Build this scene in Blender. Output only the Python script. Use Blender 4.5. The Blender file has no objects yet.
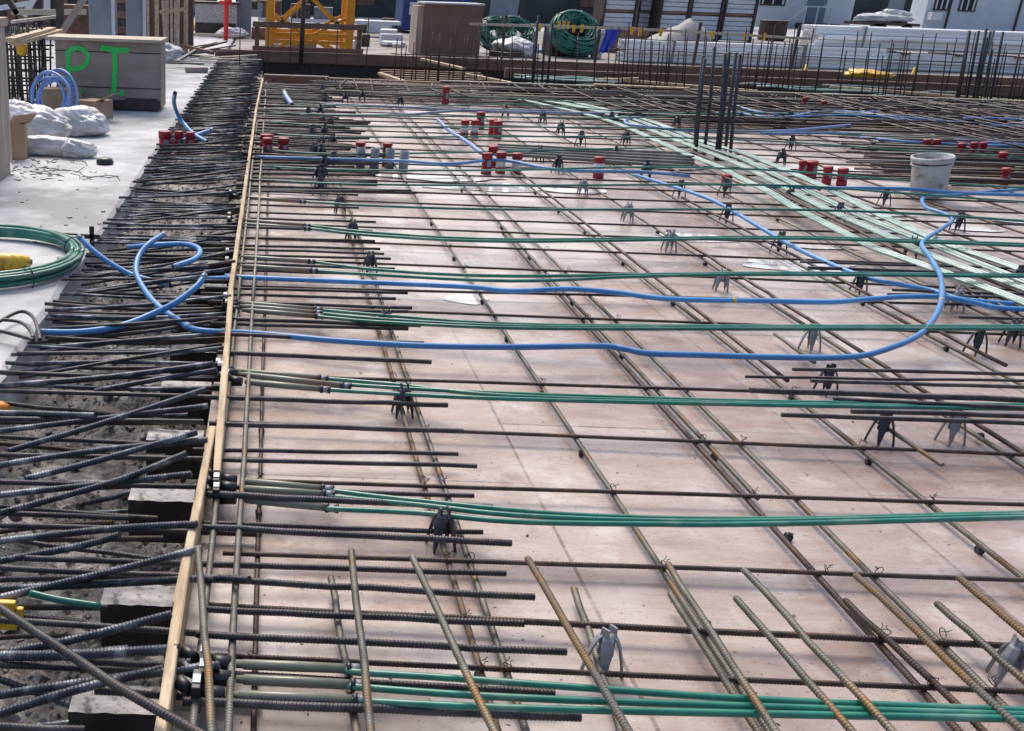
import bpy, math, random
from mathutils import Vector, Matrix, noise
random.seed(7)
R = random.uniform
sc = bpy.context.scene
C = sc.collection
# ------------------------------------------------------------ camera, sky, sun, exposure
PX, PY, FO, HC = 260.0, 365.5, 1000.0, 1.65
RHO, TH = 0.034, math.radians(20.993)
Fw = Vector((0, math.cos(TH), -math.sin(TH))); Rt = Vector((1, 0, 0)); Up = Rt.cross(Fw)
CX = Rt*math.cos(RHO) + Up*math.sin(RHO); CY = -Rt*math.sin(RHO) + Up*math.cos(RHO)
cam = bpy.data.objects.new('camera', bpy.data.cameras.new('camera')); C.objects.link(cam)
cam.matrix_world = Matrix(((CX.x, CY.x, -Fw.x, 0), (CX.y, CY.y, -Fw.y, 0), (CX.z, CY.z, -Fw.z, HC), (0, 0, 0, 1)))
cam.data.sensor_width = 36; cam.data.lens = FO*36/1024; cam.data.shift_x = (512-PX)/1024
cam.data.clip_start = .05; cam.data.clip_end = 2000
sc.camera = cam
SUN_EL, SUN_AZ = 52, -12          # sun in front of the camera, a little to the left
world = bpy.data.worlds.new('World'); sc.world = world; world.use_nodes = True
wn = world.node_tree.nodes; bg = wn['Background']
sky = wn.new('ShaderNodeTexSky'); sky.sky_type = 'NISHITA'; sky.sun_disc = False
sky.sun_elevation = math.radians(SUN_EL); sky.sun_rotation = math.radians(SUN_AZ)
sky.dust_density = 5; sky.air_density = 1.0; sky.ozone_density = 1.0
world.node_tree.links.new(sky.outputs[0], bg.inputs[0]); bg.inputs[1].default_value = .15
sl = bpy.data.lights.new('sun', 'SUN'); sl.energy = 1.3; sl.angle = math.radians(24); sl.color = (1, .95, .88)
so = bpy.data.objects.new('sun', sl); C.objects.link(so)
sd = Vector((math.sin(math.radians(SUN_AZ))*math.cos(math.radians(SUN_EL)), math.cos(math.radians(SUN_AZ))*math.cos(math.radians(SUN_EL)), math.sin(math.radians(SUN_EL))))
so.rotation_euler = sd.to_track_quat('Z', 'Y').to_euler(); so.location = sd*50
sc.view_settings.view_transform = 'Standard'; sc.view_settings.look = 'None'
sc.view_settings.exposure = 0.45; sc.view_settings.gamma = 1

def P(x, y, z=0.0):
    """point of the plane at height z that was measured at photo pixel x, y"""
    d = (x-PX)/FO*CX - (y-PY)/FO*CY + Fw
    return Vector((0, 0, HC)) + d*((z-HC)/d.z)
def PD(x, y, Y):
    """point measured at photo pixel x, y on the upright plane at distance Y"""
    d = (x-PX)/FO*CX - (y-PY)/FO*CY + Fw
    return Vector((0, 0, HC)) + d*(Y/d.y)

# ------------------------------------------------------------ materials
def mat(name, c1, c2=None, rough=.6, metal=0, scale=8, detail=6, bump=0, bscale=60, c3=None, s3=3, stretch=(1, 1, 1), p=(.4, .6), p3=(.55, .7), rand=0, rough2=None, coords='Object', alpha=None, spec=None, trans=0):
    m = bpy.data.materials.new(name); m.use_nodes = True
    nt = m.node_tree; N = nt.nodes; L = nt.links; b = N['Principled BSDF']
    b.inputs['Roughness'].default_value = rough; b.inputs['Metallic'].default_value = metal
    if spec is not None: b.inputs['Specular IOR Level'].default_value = spec
    if trans: b.inputs['Transmission Weight'].default_value = trans
    tc = N.new('ShaderNodeTexCoord'); mp = N.new('ShaderNodeMapping'); mp.inputs['Scale'].default_value = stretch
    L.new(tc.outputs[coords], mp.inputs[0])
    def nz(s, d=detail):
        n = N.new('ShaderNodeTexNoise'); n.inputs['Scale'].default_value = s; n.inputs['Detail'].default_value = d; n.inputs['Roughness'].default_value = .6
        L.new(mp.outputs[0], n.inputs['Vector']); return n.outputs['Fac']
    def ramp(src, a, b_, ca, cb):
        r = N.new('ShaderNodeValToRGB'); r.color_ramp.elements[0].position = a; r.color_ramp.elements[1].position = b_
        r.color_ramp.elements[0].color = (*ca, 1); r.color_ramp.elements[1].color = (*cb, 1); L.new(src, r.inputs[0]); return r.outputs[0]
    def mix(fac, a, b_, mode='MIX'):
        x = N.new('ShaderNodeMix'); x.data_type = 'RGBA'; x.blend_type = mode
        if isinstance(fac, float): x.inputs[0].default_value = fac
        else: L.new(fac, x.inputs[0])
        L.new(a, x.inputs[6])
        if isinstance(b_, tuple): x.inputs[7].default_value = (*b_, 1)
        else: L.new(b_, x.inputs[7])
        return x.outputs[2]
    col = ramp(nz(scale), p[0], p[1], c1, c2 or c1)
    if c3:
        col = mix(ramp(nz(s3), p3[0], p3[1], (0, 0, 0), (1, 1, 1)), col, c3)
    if rand:
        oi = N.new('ShaderNodeObjectInfo'); mr = N.new('ShaderNodeMapRange'); mr.inputs[3].default_value = 1-rand; mr.inputs[4].default_value = 1+rand
        L.new(oi.outputs['Random'], mr.inputs[0]); hs = N.new('ShaderNodeHueSaturation'); L.new(mr.outputs[0], hs.inputs['Value']); L.new(col, hs.inputs['Color']); col = hs.outputs[0]
    L.new(col, b.inputs['Base Color'])
    if rough2 is not None:
        mr = N.new('ShaderNodeMapRange'); mr.inputs[1].default_value = .35; mr.inputs[2].default_value = .65; mr.inputs[3].default_value = rough; mr.inputs[4].default_value = rough2
        L.new(nz(scale*1.7), mr.inputs[0]); L.new(mr.outputs[0], b.inputs['Roughness'])
    if bump:
        bp = N.new('ShaderNodeBump'); bp.inputs['Strength'].default_value = bump; bp.inputs['Distance'].default_value = .01
        L.new(nz(bscale), bp.inputs['Height']); L.new(bp.outputs[0], b.inputs['Normal'])
    m['hooks'] = 1
    return m
M = {}
M['rebar'] = mat('brown_rebar', (.045, .032, .028), (.085, .06, .05), .5, .35, 9, c3=(.16, .075, .035), s3=5, p3=(.56, .72), rand=.25, bump=.25, bscale=250)
M['dowel'] = mat('dark_rebar', (.035, .033, .036), (.075, .07, .072), .42, .4, 12, c3=(.12, .08, .055), s3=4, p3=(.58, .75), rand=.25, bump=.2, bscale=250)
M['pitbar'] = mat('dusty_highlighted_rebar', (.026, .031, .042), (.06, .068, .085), .34, .4, 10, c3=(.26, .28, .31), s3=9, p3=(.5, .64), rand=.25, bump=.3, bscale=200)  # pale blue-grey patches paint highlights onto the bars along with dust
M['olive'] = mat('olive_weathered_rebar', (.10, .098, .08), (.17, .165, .14), .5, .35, 8, c3=(.22, .13, .05), s3=3.5, p3=(.54, .66), rand=.2, bump=.2, bscale=220)
M['rusty'] = mat('rusty_rebar', (.2, .12, .045), (.13, .1, .075), .65, .2, 6, c3=(.11, .11, .1), s3=4, p3=(.5, .62), rand=.15, bump=.3, bscale=200)
M['green'] = mat('green_sheath', (.012, .135, .095), (.025, .19, .135), .28, 0, 6, c3=(.15, .25, .2), s3=5, p3=(.52, .72), rand=.15)
M['pale_green'] = mat('pale_green_sheath', (.17, .31, .26), (.36, .48, .43), .28, 0, 8, c3=(.42, .52, .48), s3=3, p3=(.5, .75), rand=.2)
M['blue'] = mat('blue_conduit', (.045, .20, .48), (.08, .28, .58), .38, 0, 3, c3=(.25, .36, .5), s3=8, p3=(.6, .8), rand=.12)
M['greyhose'] = mat('grey_blue_conduit', (.13, .17, .24), (.24, .29, .36), .4, 0, 3)
M['farblue'] = mat('faded_blue_conduit', (.07, .18, .42), (.16, .30, .52), .4, 0, 5)
M['darkbar'] = mat('blue_black_column_bar', (.03, .033, .045), (.055, .06, .075), .45, .2, 14, bump=.2, bscale=150)
M['bundle'] = mat('grey_bar_bundle', (.11, .115, .105), (.17, .175, .16), .5, .3, 4)
M['sleeve'] = mat('grey_olive_sleeve', (.16, .17, .13), (.23, .23, .18), .28, 0, 3, c3=(.25, .13, .06), s3=2.2, p3=(.5, .62), rand=.1)
M['black'] = mat('black_plastic', (.012, .012, .014), (.02, .02, .024), .4)
M['white'] = mat('white_plastic', (.75, .76, .78), (.62, .63, .66), .4)
M['chairdark'] = mat('dark_grey_plastic', (.022, .024, .034), (.045, .048, .062), .42, rand=.2)
M['chairgrey'] = mat('mid_grey_plastic', (.21, .22, .245), (.29, .30, .325), .45, c3=(.3, .26, .22), s3=12, p3=(.6, .8))
M['wood'] = mat('pale_timber', (.42, .31, .19), (.56, .45, .31), .75, 0, 10, c3=(.22, .15, .10), s3=16, p3=(.52, .68), stretch=(1, .15, 1), bump=.4, bscale=90, rand=.1)
M['woodx'] = mat('weathered_timber', (.42, .36, .28), (.55, .49, .4), .75, 0, 10, c3=(.2, .15, .11), s3=5, p3=(.58, .75), stretch=(.12, 1, 1), bump=.4, bscale=90, rand=.1)
M['brownwood'] = mat('brown_timber', (.17, .095, .06), (.24, .14, .095), .7, 0, 8, c3=(.1, .06, .045), s3=5, stretch=(.15, 1, 1), bump=.3, rand=.12)
M['redply'] = mat('red_brown_plywood', (.12, .055, .04), (.17, .085, .065), .6, 0, 5, c3=(.06, .035, .03), s3=7, stretch=(1, .3, 1))
M['boxply'] = mat('grey_brown_plywood', (.27, .22, .195), (.33, .275, .25), .7, 0, 4, c3=(.21, .17, .155), s3=3, stretch=(.7, 1, 1), bump=.15)
M['oldply'] = mat('silvery_plywood', (.30, .24, .20), (.44, .38, .33), .75, 0, 5, c3=(.2, .14, .1), s3=7, stretch=(1.5, 1.5, .25), bump=.2)
M['boxbrown'] = mat('brown_ply_box', (.155, .088, .066), (.18, .105, .08), .6, 0, 3)
M['concrete'] = mat('pale_concrete', (.36, .37, .39), (.52, .53, .55), .8, 0, 2.3, c3=(.27, .27, .275), s3=1.1, p3=(.52, .66), bump=.35, bscale=40, coords='Object')
M['block'] = mat('wet_block_concrete', (.40, .39, .38), (.54, .53, .52), .45, 0, 14, c3=(.09, .085, .08), s3=22, p3=(.54, .64), bump=.8, bscale=40)
M['blockdark'] = mat('wet_and_shaded_concrete', (.022, .018, .018), (.045, .038, .036), .4, 0, 9, c3=(.08, .06, .05), s3=12, p3=(.6, .8), bump=.5, bscale=30)  # dark wet tone, also the painted shade on the block sides
M['gravel'] = mat('dark_rubble', (.045, .042, .040), (.2, .185, .17), .55, 0, 25, c3=(.42, .40, .37), s3=3.2, p3=(.52, .62), bump=1, bscale=60, p=(.35, .7), rough2=.25)
M['stone'] = mat('wet_stone', (.05, .046, .045), (.4, .38, .36), .45, 0, 3.5, c3=(.28, .13, .07), s3=3, p3=(.6, .68), bump=.6, bscale=80, p=(.38, .62))
M['steel'] = mat('grey_steel_form', (.22, .25, .29), (.27, .3, .34), .5, .2, 1.5, c3=(.14, .16, .2), s3=2)
M['silver'] = mat('silver_corrugated', (.55, .58, .64), (.68, .70, .75), .4, .1, 2, c3=(.4, .42, .48), s3=2, stretch=(1, 1, 3))
M['pvc'] = mat('white_pipe', (.80, .81, .83), (.86, .86, .88), .35, 0, 1, c3=(.66, .67, .71), s3=1.2, stretch=(.3, 1, 3))
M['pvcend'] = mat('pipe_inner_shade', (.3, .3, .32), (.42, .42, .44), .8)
M['crane'] = mat('yellow_orange_paint', (.72, .29, .015), (.8, .34, .02), .45, 0, 2, c3=(.45, .17, .02), s3=5, p3=(.6, .75))
M['red'] = mat('red_plastic', (.26, .010, .018), (.33, .015, .025), .5, 0, 4, rand=.15)
M['redpaint'] = mat('red_paint', (.65, .03, .03), None, .4)
M['greypipe'] = mat('grey_pvc', (.20, .23, .26), (.26, .29, .32), .5)
M['bucket'] = mat('dirty_bucket_plastic', (.42, .43, .42), (.52, .53, .52), .55, 0, 7, c3=(.25, .2, .15), s3=11, p3=(.53, .66), bump=.3)
M['yellow'] = mat('yellow_plastic', (.62, .34, .02), (.74, .45, .03), .35, 0, 5, c3=(.32, .16, .03), s3=14, p3=(.54, .68))
M['orange'] = mat('orange_plastic', (.8, .25, .02), (.85, .3, .03), .4)
M['bag'] = mat('white_plastic_sack', (.46, .47, .50), (.64, .65, .68), .28, 0, 3, c3=(.42, .37, .26), s3=4, p3=(.52, .68), bump=1, bscale=14, stretch=(1, 1, 2.5))
M['card'] = mat('cardboard', (.30, .21, .14), (.38, .28, .2), .85, 0, 4)
M['bluebox'] = mat('navy_container_paint', (.012, .04, .17), (.018, .055, .2), .5)
M['cloth'] = mat('blue_cloth', (.03, .05, .42), (.05, .08, .55), .8, bump=.5, bscale=10)
M['bluehose'] = mat('pale_blue_hose', (.12, .22, .5), (.2, .32, .6), .4)
M['house'] = mat('blue_grey_siding', (.50, .54, .59), (.55, .59, .64), .6, 0, 1)
M['door'] = mat('slate_blue_door', (.13, .18, .25), (.15, .2, .28), .5)
M['glass'] = mat('dark_glass', (.03, .035, .04), None, .08)
M['trim'] = mat('white_trim', (.6, .62, .65), None, .5)
M['darksteel'] = mat('dark_steel', (.04, .034, .035), (.09, .06, .055), .55, .3, 6)
M['shed'] = mat('dark_shed_cladding', (.035, .04, .04), (.06, .065, .06), .8, 0, .6)
M['paint'] = mat('green_spray_paint', (.02, .56, .10), (.03, .62, .12), .5, 0, 20)
M['wire'] = mat('tie_wire_steel', (.03, .025, .022), (.07, .05, .04), .5, .5)
M['tarp'] = mat('grey_tarp', (.15, .155, .165), (.22, .225, .235), .6, bump=.6, bscale=5)
M['dirt'] = mat('site_ground', (.17, .165, .16), (.33, .32, .31), .85, 0, .5, c3=(.18, .15, .13), s3=.9, p3=(.5, .62), bump=.5, bscale=4)
M['leaf'] = mat('foliage_green', (.03, .06, .02), (.06, .11, .03), .7)

# plywood deck: sheets with joints, grain, stains, damp
DX, DY = 1.94, .493
def deck_mat():
    m = bpy.data.materials.new('plywood_deck'); m.use_nodes = True; nt = m.node_tree; N = nt.nodes; L = nt.links; b = N['Principled BSDF']
    tc = N.new('ShaderNodeTexCoord')
    def mp(s):
        x = N.new('ShaderNodeMapping'); x.inputs['Scale'].default_value = s; L.new(tc.outputs['Object'], x.inputs[0]); return x.outputs[0]
    def nz(v, s, d=6, r=.6):
        n = N.new('ShaderNodeTexNoise'); n.inputs['Scale'].default_value = s; n.inputs['Detail'].default_value = d; n.inputs['Roughness'].default_value = r; L.new(v, n.inputs['Vector']); return n.outputs['Fac']
    def rp(src, a, c, lo=0, hi=1):
        r = N.new('ShaderNodeMapRange'); r.inputs[1].default_value = a; r.inputs[2].default_value = c; r.inputs[3].default_value = lo; r.inputs[4].default_value = hi; L.new(src, r.inputs[0]); return r.outputs[0]
    def mx(f, a, c, mode='MIX'):
        x = N.new('ShaderNodeMix'); x.data_type = 'RGBA'; x.blend_type = mode
        L.new(f, x.inputs[0]) if not isinstance(f, float) else setattr(x.inputs[0], 'default_value', f)
        for i, v in ((6, a), (7, c)):
            if isinstance(v, tuple): x.inputs[i].default_value = (*v, 1)
            else: L.new(v, x.inputs[i])
        return x.outputs[2]
    br = N.new('ShaderNodeTexBrick'); tcm = N.new('ShaderNodeMapping'); L.new(tc.outputs['Object'], tcm.inputs[0]); tcm.inputs['Rotation'].default_value = (0, 0, math.pi/2); tcm.inputs['Location'].default_value = (DX, DY, 0); L.new(tcm.outputs[0], br.inputs['Vector'])
    br.offset = .787; br.inputs['Scale'].default_value = 1; br.inputs['Brick Width'].default_value = 2.44; br.inputs['Row Height'].default_value = 1.22
    br.inputs['Mortar Size'].default_value = .007; br.inputs['Mortar Smooth'].default_value = .3; br.inputs['Bias'].default_value = 0
    br.inputs['Color1'].default_value = (.31, .22, .185, 1); br.inputs['Color2'].default_value = (.48, .41, .375, 1); br.inputs['Mortar'].default_value = (.07, .035, .03, 1)
    u = mp((1, 1, 1))
    col = br.outputs['Color']
    col = mx(rp(nz(mp((.5, .5, 1)), 1, 2), .4, .6, 0, .55), col, (.27, .17, .145))      # redder, newer sheets
    col = mx(rp(nz(mp((.9, 2.6, 1)), 4, 9, .78), .40, .62, 0, .5), col, (.53, .47, .44))
    col = mx(rp(nz(mp((1, 14, 1)), 6, 6, .7), .4, .65, 0, .22), col, (.22, .14, .12))      # fine grain
    col = mx(rp(nz(mp((.7, 1.7, 1)), 3.1, 8, .75), .52, .66, 0, .45), col, (.2, .125, .1))      # dark grain
    col = mx(rp(nz(u, .7, 7, .65), .47, .60, 0, .7), col, (.56, .53, .50))       # dried cement film
    col = mx(rp(nz(u, 1.3, 8, .6), .55, .60, 0, .5), col, (.19, .12, .10))      # damp stains with an edge
    col = mx(rp(nz(u, 3.3, 8, .7), .54, .64, 0, .45), col, (.60, .57, .55))
    col = mx(rp(nz(mp((1, 2.5, 1)), 26, 3), .66, .72, 0, .7), col, (.14, .08, .06))           # scuffs
    col = mx(rp(nz(mp((1, 1.6, 1)), 60, 3), .66, .71, 0, .75), col, (.09, .06, .055))             # specks
    L.new(col, b.inputs['Base Color'])
    L.new(rp(nz(u, 1.4, 6), .42, .62, .22, .5), b.inputs['Roughness'])
    bp = N.new('ShaderNodeBump'); bp.inputs['Strength'].default_value = .25; bp.inputs['Distance'].default_value = .004
    L.new(nz(mp((1, 6, 1)), 30, 6), bp.inputs['Height']); L.new(bp.outputs[0], b.inputs['Normal'])
    return m
M['deck'] = deck_mat()
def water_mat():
    m = mat('water_painted_sky', (.60, .56, .54), (.80, .79, .78), .06, 0, 4); m.node_tree.nodes['Principled BSDF'].inputs['Specular IOR Level'].default_value = 1.0  # whitish base colour paints the bright sky reflection into the water
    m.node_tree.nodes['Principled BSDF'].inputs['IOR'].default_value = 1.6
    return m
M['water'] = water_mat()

# ------------------------------------------------------------ mesh builder
class MB:
    def __init__(s): s.v = []; s.f = []; s.m = []
    def add(s, vs, fs, mi=0):
        n = len(s.v); s.v += [tuple(a) for a in vs]; s.f += [tuple(i+n for i in f) for f in fs]; s.m += [mi]*len(fs)
    def box(s, x0, x1, y0, y1, z0, z1, mi=0, rot=0, top=None):
        vs = [(x0, y0, z0), (x1, y0, z0), (x1, y1, z0), (x0, y1, z0), (x0, y0, z1), (x1, y0, z1), (x1, y1, z1), (x0, y1, z1)]
        if rot:
            cx, cy = (x0+x1)/2, (y0+y1)/2; c, n = math.cos(rot), math.sin(rot)
            vs = [(cx+(a-cx)*c-(b-cy)*n, cy+(a-cx)*n+(b-cy)*c, z) for a, b, z in vs]
        fs = [(0, 3, 2, 1), (4, 5, 6, 7), (0, 1, 5, 4), (1, 2, 6, 5), (2, 3, 7, 6), (3, 0, 4, 7)]
        k = len(s.m); s.add(vs, fs, mi)
        if top is not None: s.m[k+1] = top
    def beam(s, a, b, w, h, mi=0):
        a, b = Vector(a), Vector(b); d = (b-a).normalized(); u = Vector((0, 0, 1)) if abs(d.z) < .95 else Vector((0, 1, 0))
        r = d.cross(u).normalized(); u = r.cross(d)
        vs = [p+r*i*w/2+u*j*h/2 for p in (a, b) for i, j in ((-1, -1), (1, -1), (1, 1), (-1, 1))]
        s.add(vs, [(0, 1, 2, 3), (7, 6, 5, 4), (0, 4, 5, 1), (1, 5, 6, 2), (2, 6, 7, 3), (3, 7, 4, 0)], mi)
    def sweep(s, pts, rads, n=8, mi=0, cap=True):
        pts = [Vector(p) for p in pts]; k = len(pts)
        if isinstance(rads, (int, float)): rads = [rads]*k
        t0 = (pts[1]-pts[0]).normalized(); u = Vector((0, 0, 1)) if abs(t0.z) < .9 else Vector((0, 1, 0))
        r = t0.cross(u).normalized(); vs = []
        for i, p in enumerate(pts):
            t = (pts[min(i+1, k-1)]-pts[max(i-1, 0)])
            t = t.normalized() if t.length > 1e-9 else t0
            r = (r - t*r.dot(t)).normalized(); w = t.cross(r)
            for j in range(n):
                a = 2*math.pi*j/n; vs.append(p + (r*math.cos(a)+w*math.sin(a))*rads[i])
        fs = [(i*n+j, i*n+(j+1) % n, (i+1)*n+(j+1) % n, (i+1)*n+j) for i in range(k-1) for j in range(n)]
        if cap: fs += [tuple(range(n-1, -1, -1)), tuple(range((k-1)*n, k*n))]
        s.add(vs, fs, mi)
    def lathe(s, c, prof, n=16, mi=0, axis=None):
        """profile of (radius, height)"""
        c = Vector(c); vs = [c+Vector((r*math.cos(2*math.pi*j/n), r*math.sin(2*math.pi*j/n), z)) for r, z in prof for j in range(n)]
        k = len(prof); fs = [(i*n+j, i*n+(j+1) % n, (i+1)*n+(j+1) % n, (i+1)*n+j) for i in range(k-1) for j in range(n)]
        fs += [tuple(range(n-1, -1, -1)), tuple(range((k-1)*n, k*n))]
        s.add(vs, fs, mi)
    def rib_bar(s, pts, r, pitch=.0095, n=7, mi=0):
        """deformed bar: raised cross ribs all along"""
        pts = [Vector(p) for p in pts]; out = []; rad = []
        L = [0]
        for i in range(1, len(pts)): L.append(L[-1]+(pts[i]-pts[i-1]).length)
        def at(t):
            for i in range(1, len(pts)):
                if t <= L[i] or i == len(pts)-1:
                    return pts[i-1].lerp(pts[i], (t-L[i-1])/(L[i]-L[i-1]))
        t = 0
        while t < L[-1]:
            for q, k in ((0, .96), (.5, .96), (.62, 1.065), (.86, 1.065)):
                if t+q*pitch < L[-1]: out.append(at(t+q*pitch)); rad.append(r*k)
            t += pitch
        s.sweep(out, rad, n, mi)
    def build(s, name, mats, parent=None, smooth=False, base=None, bevel=0):
        me = bpy.data.meshes.new(name)
        o0 = Vector((0, 0, 0))
        if parent is None and s.v:
            xs, ys, zs = zip(*s.v); o0 = Vector(((min(xs)+max(xs))/2, (min(ys)+max(ys))/2, min(zs)))
        elif parent is not None: o0 = Vector(wloc(parent))
        me.from_pydata([(a-o0.x, b-o0.y, c-o0.z) for a, b, c in s.v], [], s.f)
        if not isinstance(mats, (list, tuple)): mats = [mats]
        for m_ in mats: me.materials.append(M[m_])
        if len(mats) > 1: me.polygons.foreach_set('material_index', s.m)
        if smooth: me.polygons.foreach_set('use_smooth', [len(p.vertices) == 4 for p in me.polygons])
        me.update()
        o = bpy.data.objects.new(name, me); C.objects.link(o)
        if parent is None: o.location = o0
        else: o.parent = parent
        if bevel:
            b = o.modifiers.new('bevel', 'BEVEL'); b.width = bevel; b.segments = 2; b.limit_method = 'ANGLE'
        return o
def wloc(o):
    v = Vector(o.location)
    while o.parent: o = o.parent; v += Vector(o.location)
    return v
def tag(o, label, cat, group=None, kind=None):
    o['label'] = label; o['category'] = cat
    if group: o['group'] = group
    if kind: o['kind'] = kind
    return o
def empty(name, loc, label, cat, group=None):
    o = bpy.data.objects.new(name, None); C.objects.link(o); o.location = loc; o.empty_display_size = .1
    return tag(o, label, cat, group)
def struct(o): o['kind'] = 'structure'; return o
def copy_tree(o, loc=None, rz=0, parent=None, sc_=1):
    c = o.copy(); C.objects.link(c)
    if parent: c.parent = parent
    for ch in list(o.children): copy_tree(ch, parent=c)
    if loc is not None: c.location = loc; c.rotation_euler = (0, 0, rz); c.scale = (sc_,)*3
    return c
def smooth_path(pts, seg=8):
    pts = [Vector(p) for p in pts]; out = []
    q = [pts[0]*2-pts[1]]+pts+[pts[-1]*2-pts[-2]]
    for i in range(1, len(q)-2):
        a, b, c, d = q[i-1:i+3]
        for k in range(seg):
            t = k/seg
            out.append(.5*((2*b)+(c-a)*t+(2*a-5*b+4*c-d)*t*t+(-a+3*b-3*c+d)*t**3))
    out.append(pts[-1]); return out
def wob(a, b, n=8, amp=.006):
    a, b = Vector(a), Vector(b); s = R(0, 100); o = []
    for i in range(n+1):
        p = a.lerp(b, i/n); o.append(p+Vector((noise.noise((s, i*.6, 0))*amp, noise.noise((s, i*.6, 5))*amp, noise.noise((s, i*.6, 9))*amp*.6)))
    return o
ORD = ['first', 'second', 'third', 'fourth', 'fifth', 'sixth', 'seventh', 'eighth', 'ninth', 'tenth', 'eleventh', 'twelfth', 'thirteenth', 'fourteenth', 'fifteenth', 'sixteenth', 'seventeenth', 'eighteenth', 'nineteenth', 'twentieth', 'twenty-first', 'twenty-second', 'twenty-third', 'twenty-fourth', 'twenty-fifth', 'twenty-sixth', 'twenty-seventh', 'twenty-eighth', 'twenty-ninth', 'thirtieth', 'thirty-first', 'thirty-second', 'thirty-third', 'thirty-fourth']
def bar(a, b, r, m, label, group, near=None, amp=.006, cat='rebar', n=6):
    mb = MB(); a, b = Vector(a), Vector(b)
    if near is None: near = min(a.y, b.y) < 4.2
    pts = wob(a, b, 8, amp)
    if near: mb.rib_bar(pts, r)
    else: mb.sweep(pts, r, n)
    return tag(mb.build('rebar', m, smooth=True), label, cat, group)

# ------------------------------------------------------------ ground, slab, pit, deck
mb = MB(); Z = -.34
mb.add([(-600, -60, Z), (600, -60, Z), (600, 900, Z), (-600, 900, Z)], [(0, 1, 2, 3)])
g = struct(mb.build('ground', 'dirt')); 
PIT0, PIT1, BACK = -1.13, -.2, 17.6
# rubble bed of the pit
mb = MB(); nx, ny = 22, 260
vs = []
for j in range(ny+1):
    for i in range(nx+1):
        x = PIT0-.06+(PIT1+.1-PIT0)*i/nx; y = .9+(25.2-.9)*(j/ny)**1.6
        vs.append((x, y, -.26+.05*noise.noise((x*4, y*4, 0))+.035*noise.noise((x*13, y*13, 3))))
mb.add(vs, [(j*(nx+1)+i, j*(nx+1)+i+1, (j+1)*(nx+1)+i+1, (j+1)*(nx+1)+i) for j in range(ny) for i in range(nx)])
struct(mb.build('pit_bed', 'gravel'))
# existing slab on the left, with a broken edge
def slab():
    mb = MB(); ys = [.6+.11*i for i in range(420)]
    top = []
    for y in ys:
        e = PIT0+.018*noise.noise((0, y*3, 0))+.012*noise.noise((4, y*11, 0))
        top.append([(-14, y, 0), (e-.03, y, 0), (e, y, -.022), (e+.012*noise.noise((9, y*7, 0)), y, -.33)])
    vs = [p for row in top for p in row]
    fs = [(j*4+i, j*4+i+1, (j+1)*4+i+1, (j+1)*4+i) for j in range(len(ys)-1) for i in range(3)]
    mb.add(vs, fs); return struct(mb.build('concrete_slab', 'concrete'))
slab()
mb = MB(); mb.box(PIT1, 30, .6, BACK+.02, -.34, 0)
struct(mb.build('plywood_deck', 'deck'))
mb = MB(); mb.box(-14, 60, 46.7, 130, -.3, .0); struct(mb.build('pavement', 'concrete'))
mb = MB(); mb.box(-1.05, 60, 23.6, 46.69, -.34, -.004); struct(mb.build('rear_slab', 'dirt'))
mb = MB(); mb.box(-1.05, 30, 23.585, 23.598, -.34, -.008); struct(mb.build('slab_edge', 'blockdark'))
mb = MB(); mb.box(-1.05, 30, BACK+.12, 23.58, -.34, -.3); struct(mb.build('rear_trench_floor', 'blockdark'))
# puddles
PZ = [.003]
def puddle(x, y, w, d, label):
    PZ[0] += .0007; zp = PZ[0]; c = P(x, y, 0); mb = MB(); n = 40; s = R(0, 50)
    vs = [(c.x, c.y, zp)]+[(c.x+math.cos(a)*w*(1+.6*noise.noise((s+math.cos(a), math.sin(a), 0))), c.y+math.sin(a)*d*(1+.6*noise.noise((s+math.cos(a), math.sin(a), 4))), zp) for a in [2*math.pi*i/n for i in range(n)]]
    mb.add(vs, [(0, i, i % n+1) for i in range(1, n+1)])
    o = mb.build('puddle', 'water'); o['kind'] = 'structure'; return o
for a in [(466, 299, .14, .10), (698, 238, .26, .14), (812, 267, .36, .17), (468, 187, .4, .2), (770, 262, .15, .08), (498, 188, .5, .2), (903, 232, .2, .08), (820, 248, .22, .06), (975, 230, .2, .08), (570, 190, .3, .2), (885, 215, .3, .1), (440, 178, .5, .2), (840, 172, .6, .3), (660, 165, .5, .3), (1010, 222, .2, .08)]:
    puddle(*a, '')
# loose rubble stones in the pit
mb = MB()
for k in range(7000):
    y = .95+(R(0, 1)**2.2)*12; x = R(PIT0, PIT1-.02); r = R(.004, .018)*(1 if R(0, 1) < .9 else 2.2)
    z = -.26+.05*noise.noise((x*4, y*4, 0))+.035*noise.noise((x*13, y*13, 3))+r*.3
    vs = []
    for d in ((1, 0, 0), (-1, 0, 0), (0, 1, 0), (0, -1, 0), (0, 0, 1), (0, 0, -1)):
        q = r*R(.6, 1.25); vs.append((x+d[0]*q+R(-.2, .2)*r, y+d[1]*q+R(-.2, .2)*r, z+d[2]*q*.7))
    mb.add(vs, [(0, 2, 4), (2, 1, 4), (1, 3, 4), (3, 0, 4), (2, 0, 5), (1, 2, 5), (3, 1, 5), (0, 3, 5)])
tag(mb.build('rubble', 'stone'), 'loose wet stones and broken concrete at the bottom of the pit', 'rubble', kind='stuff')
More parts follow.
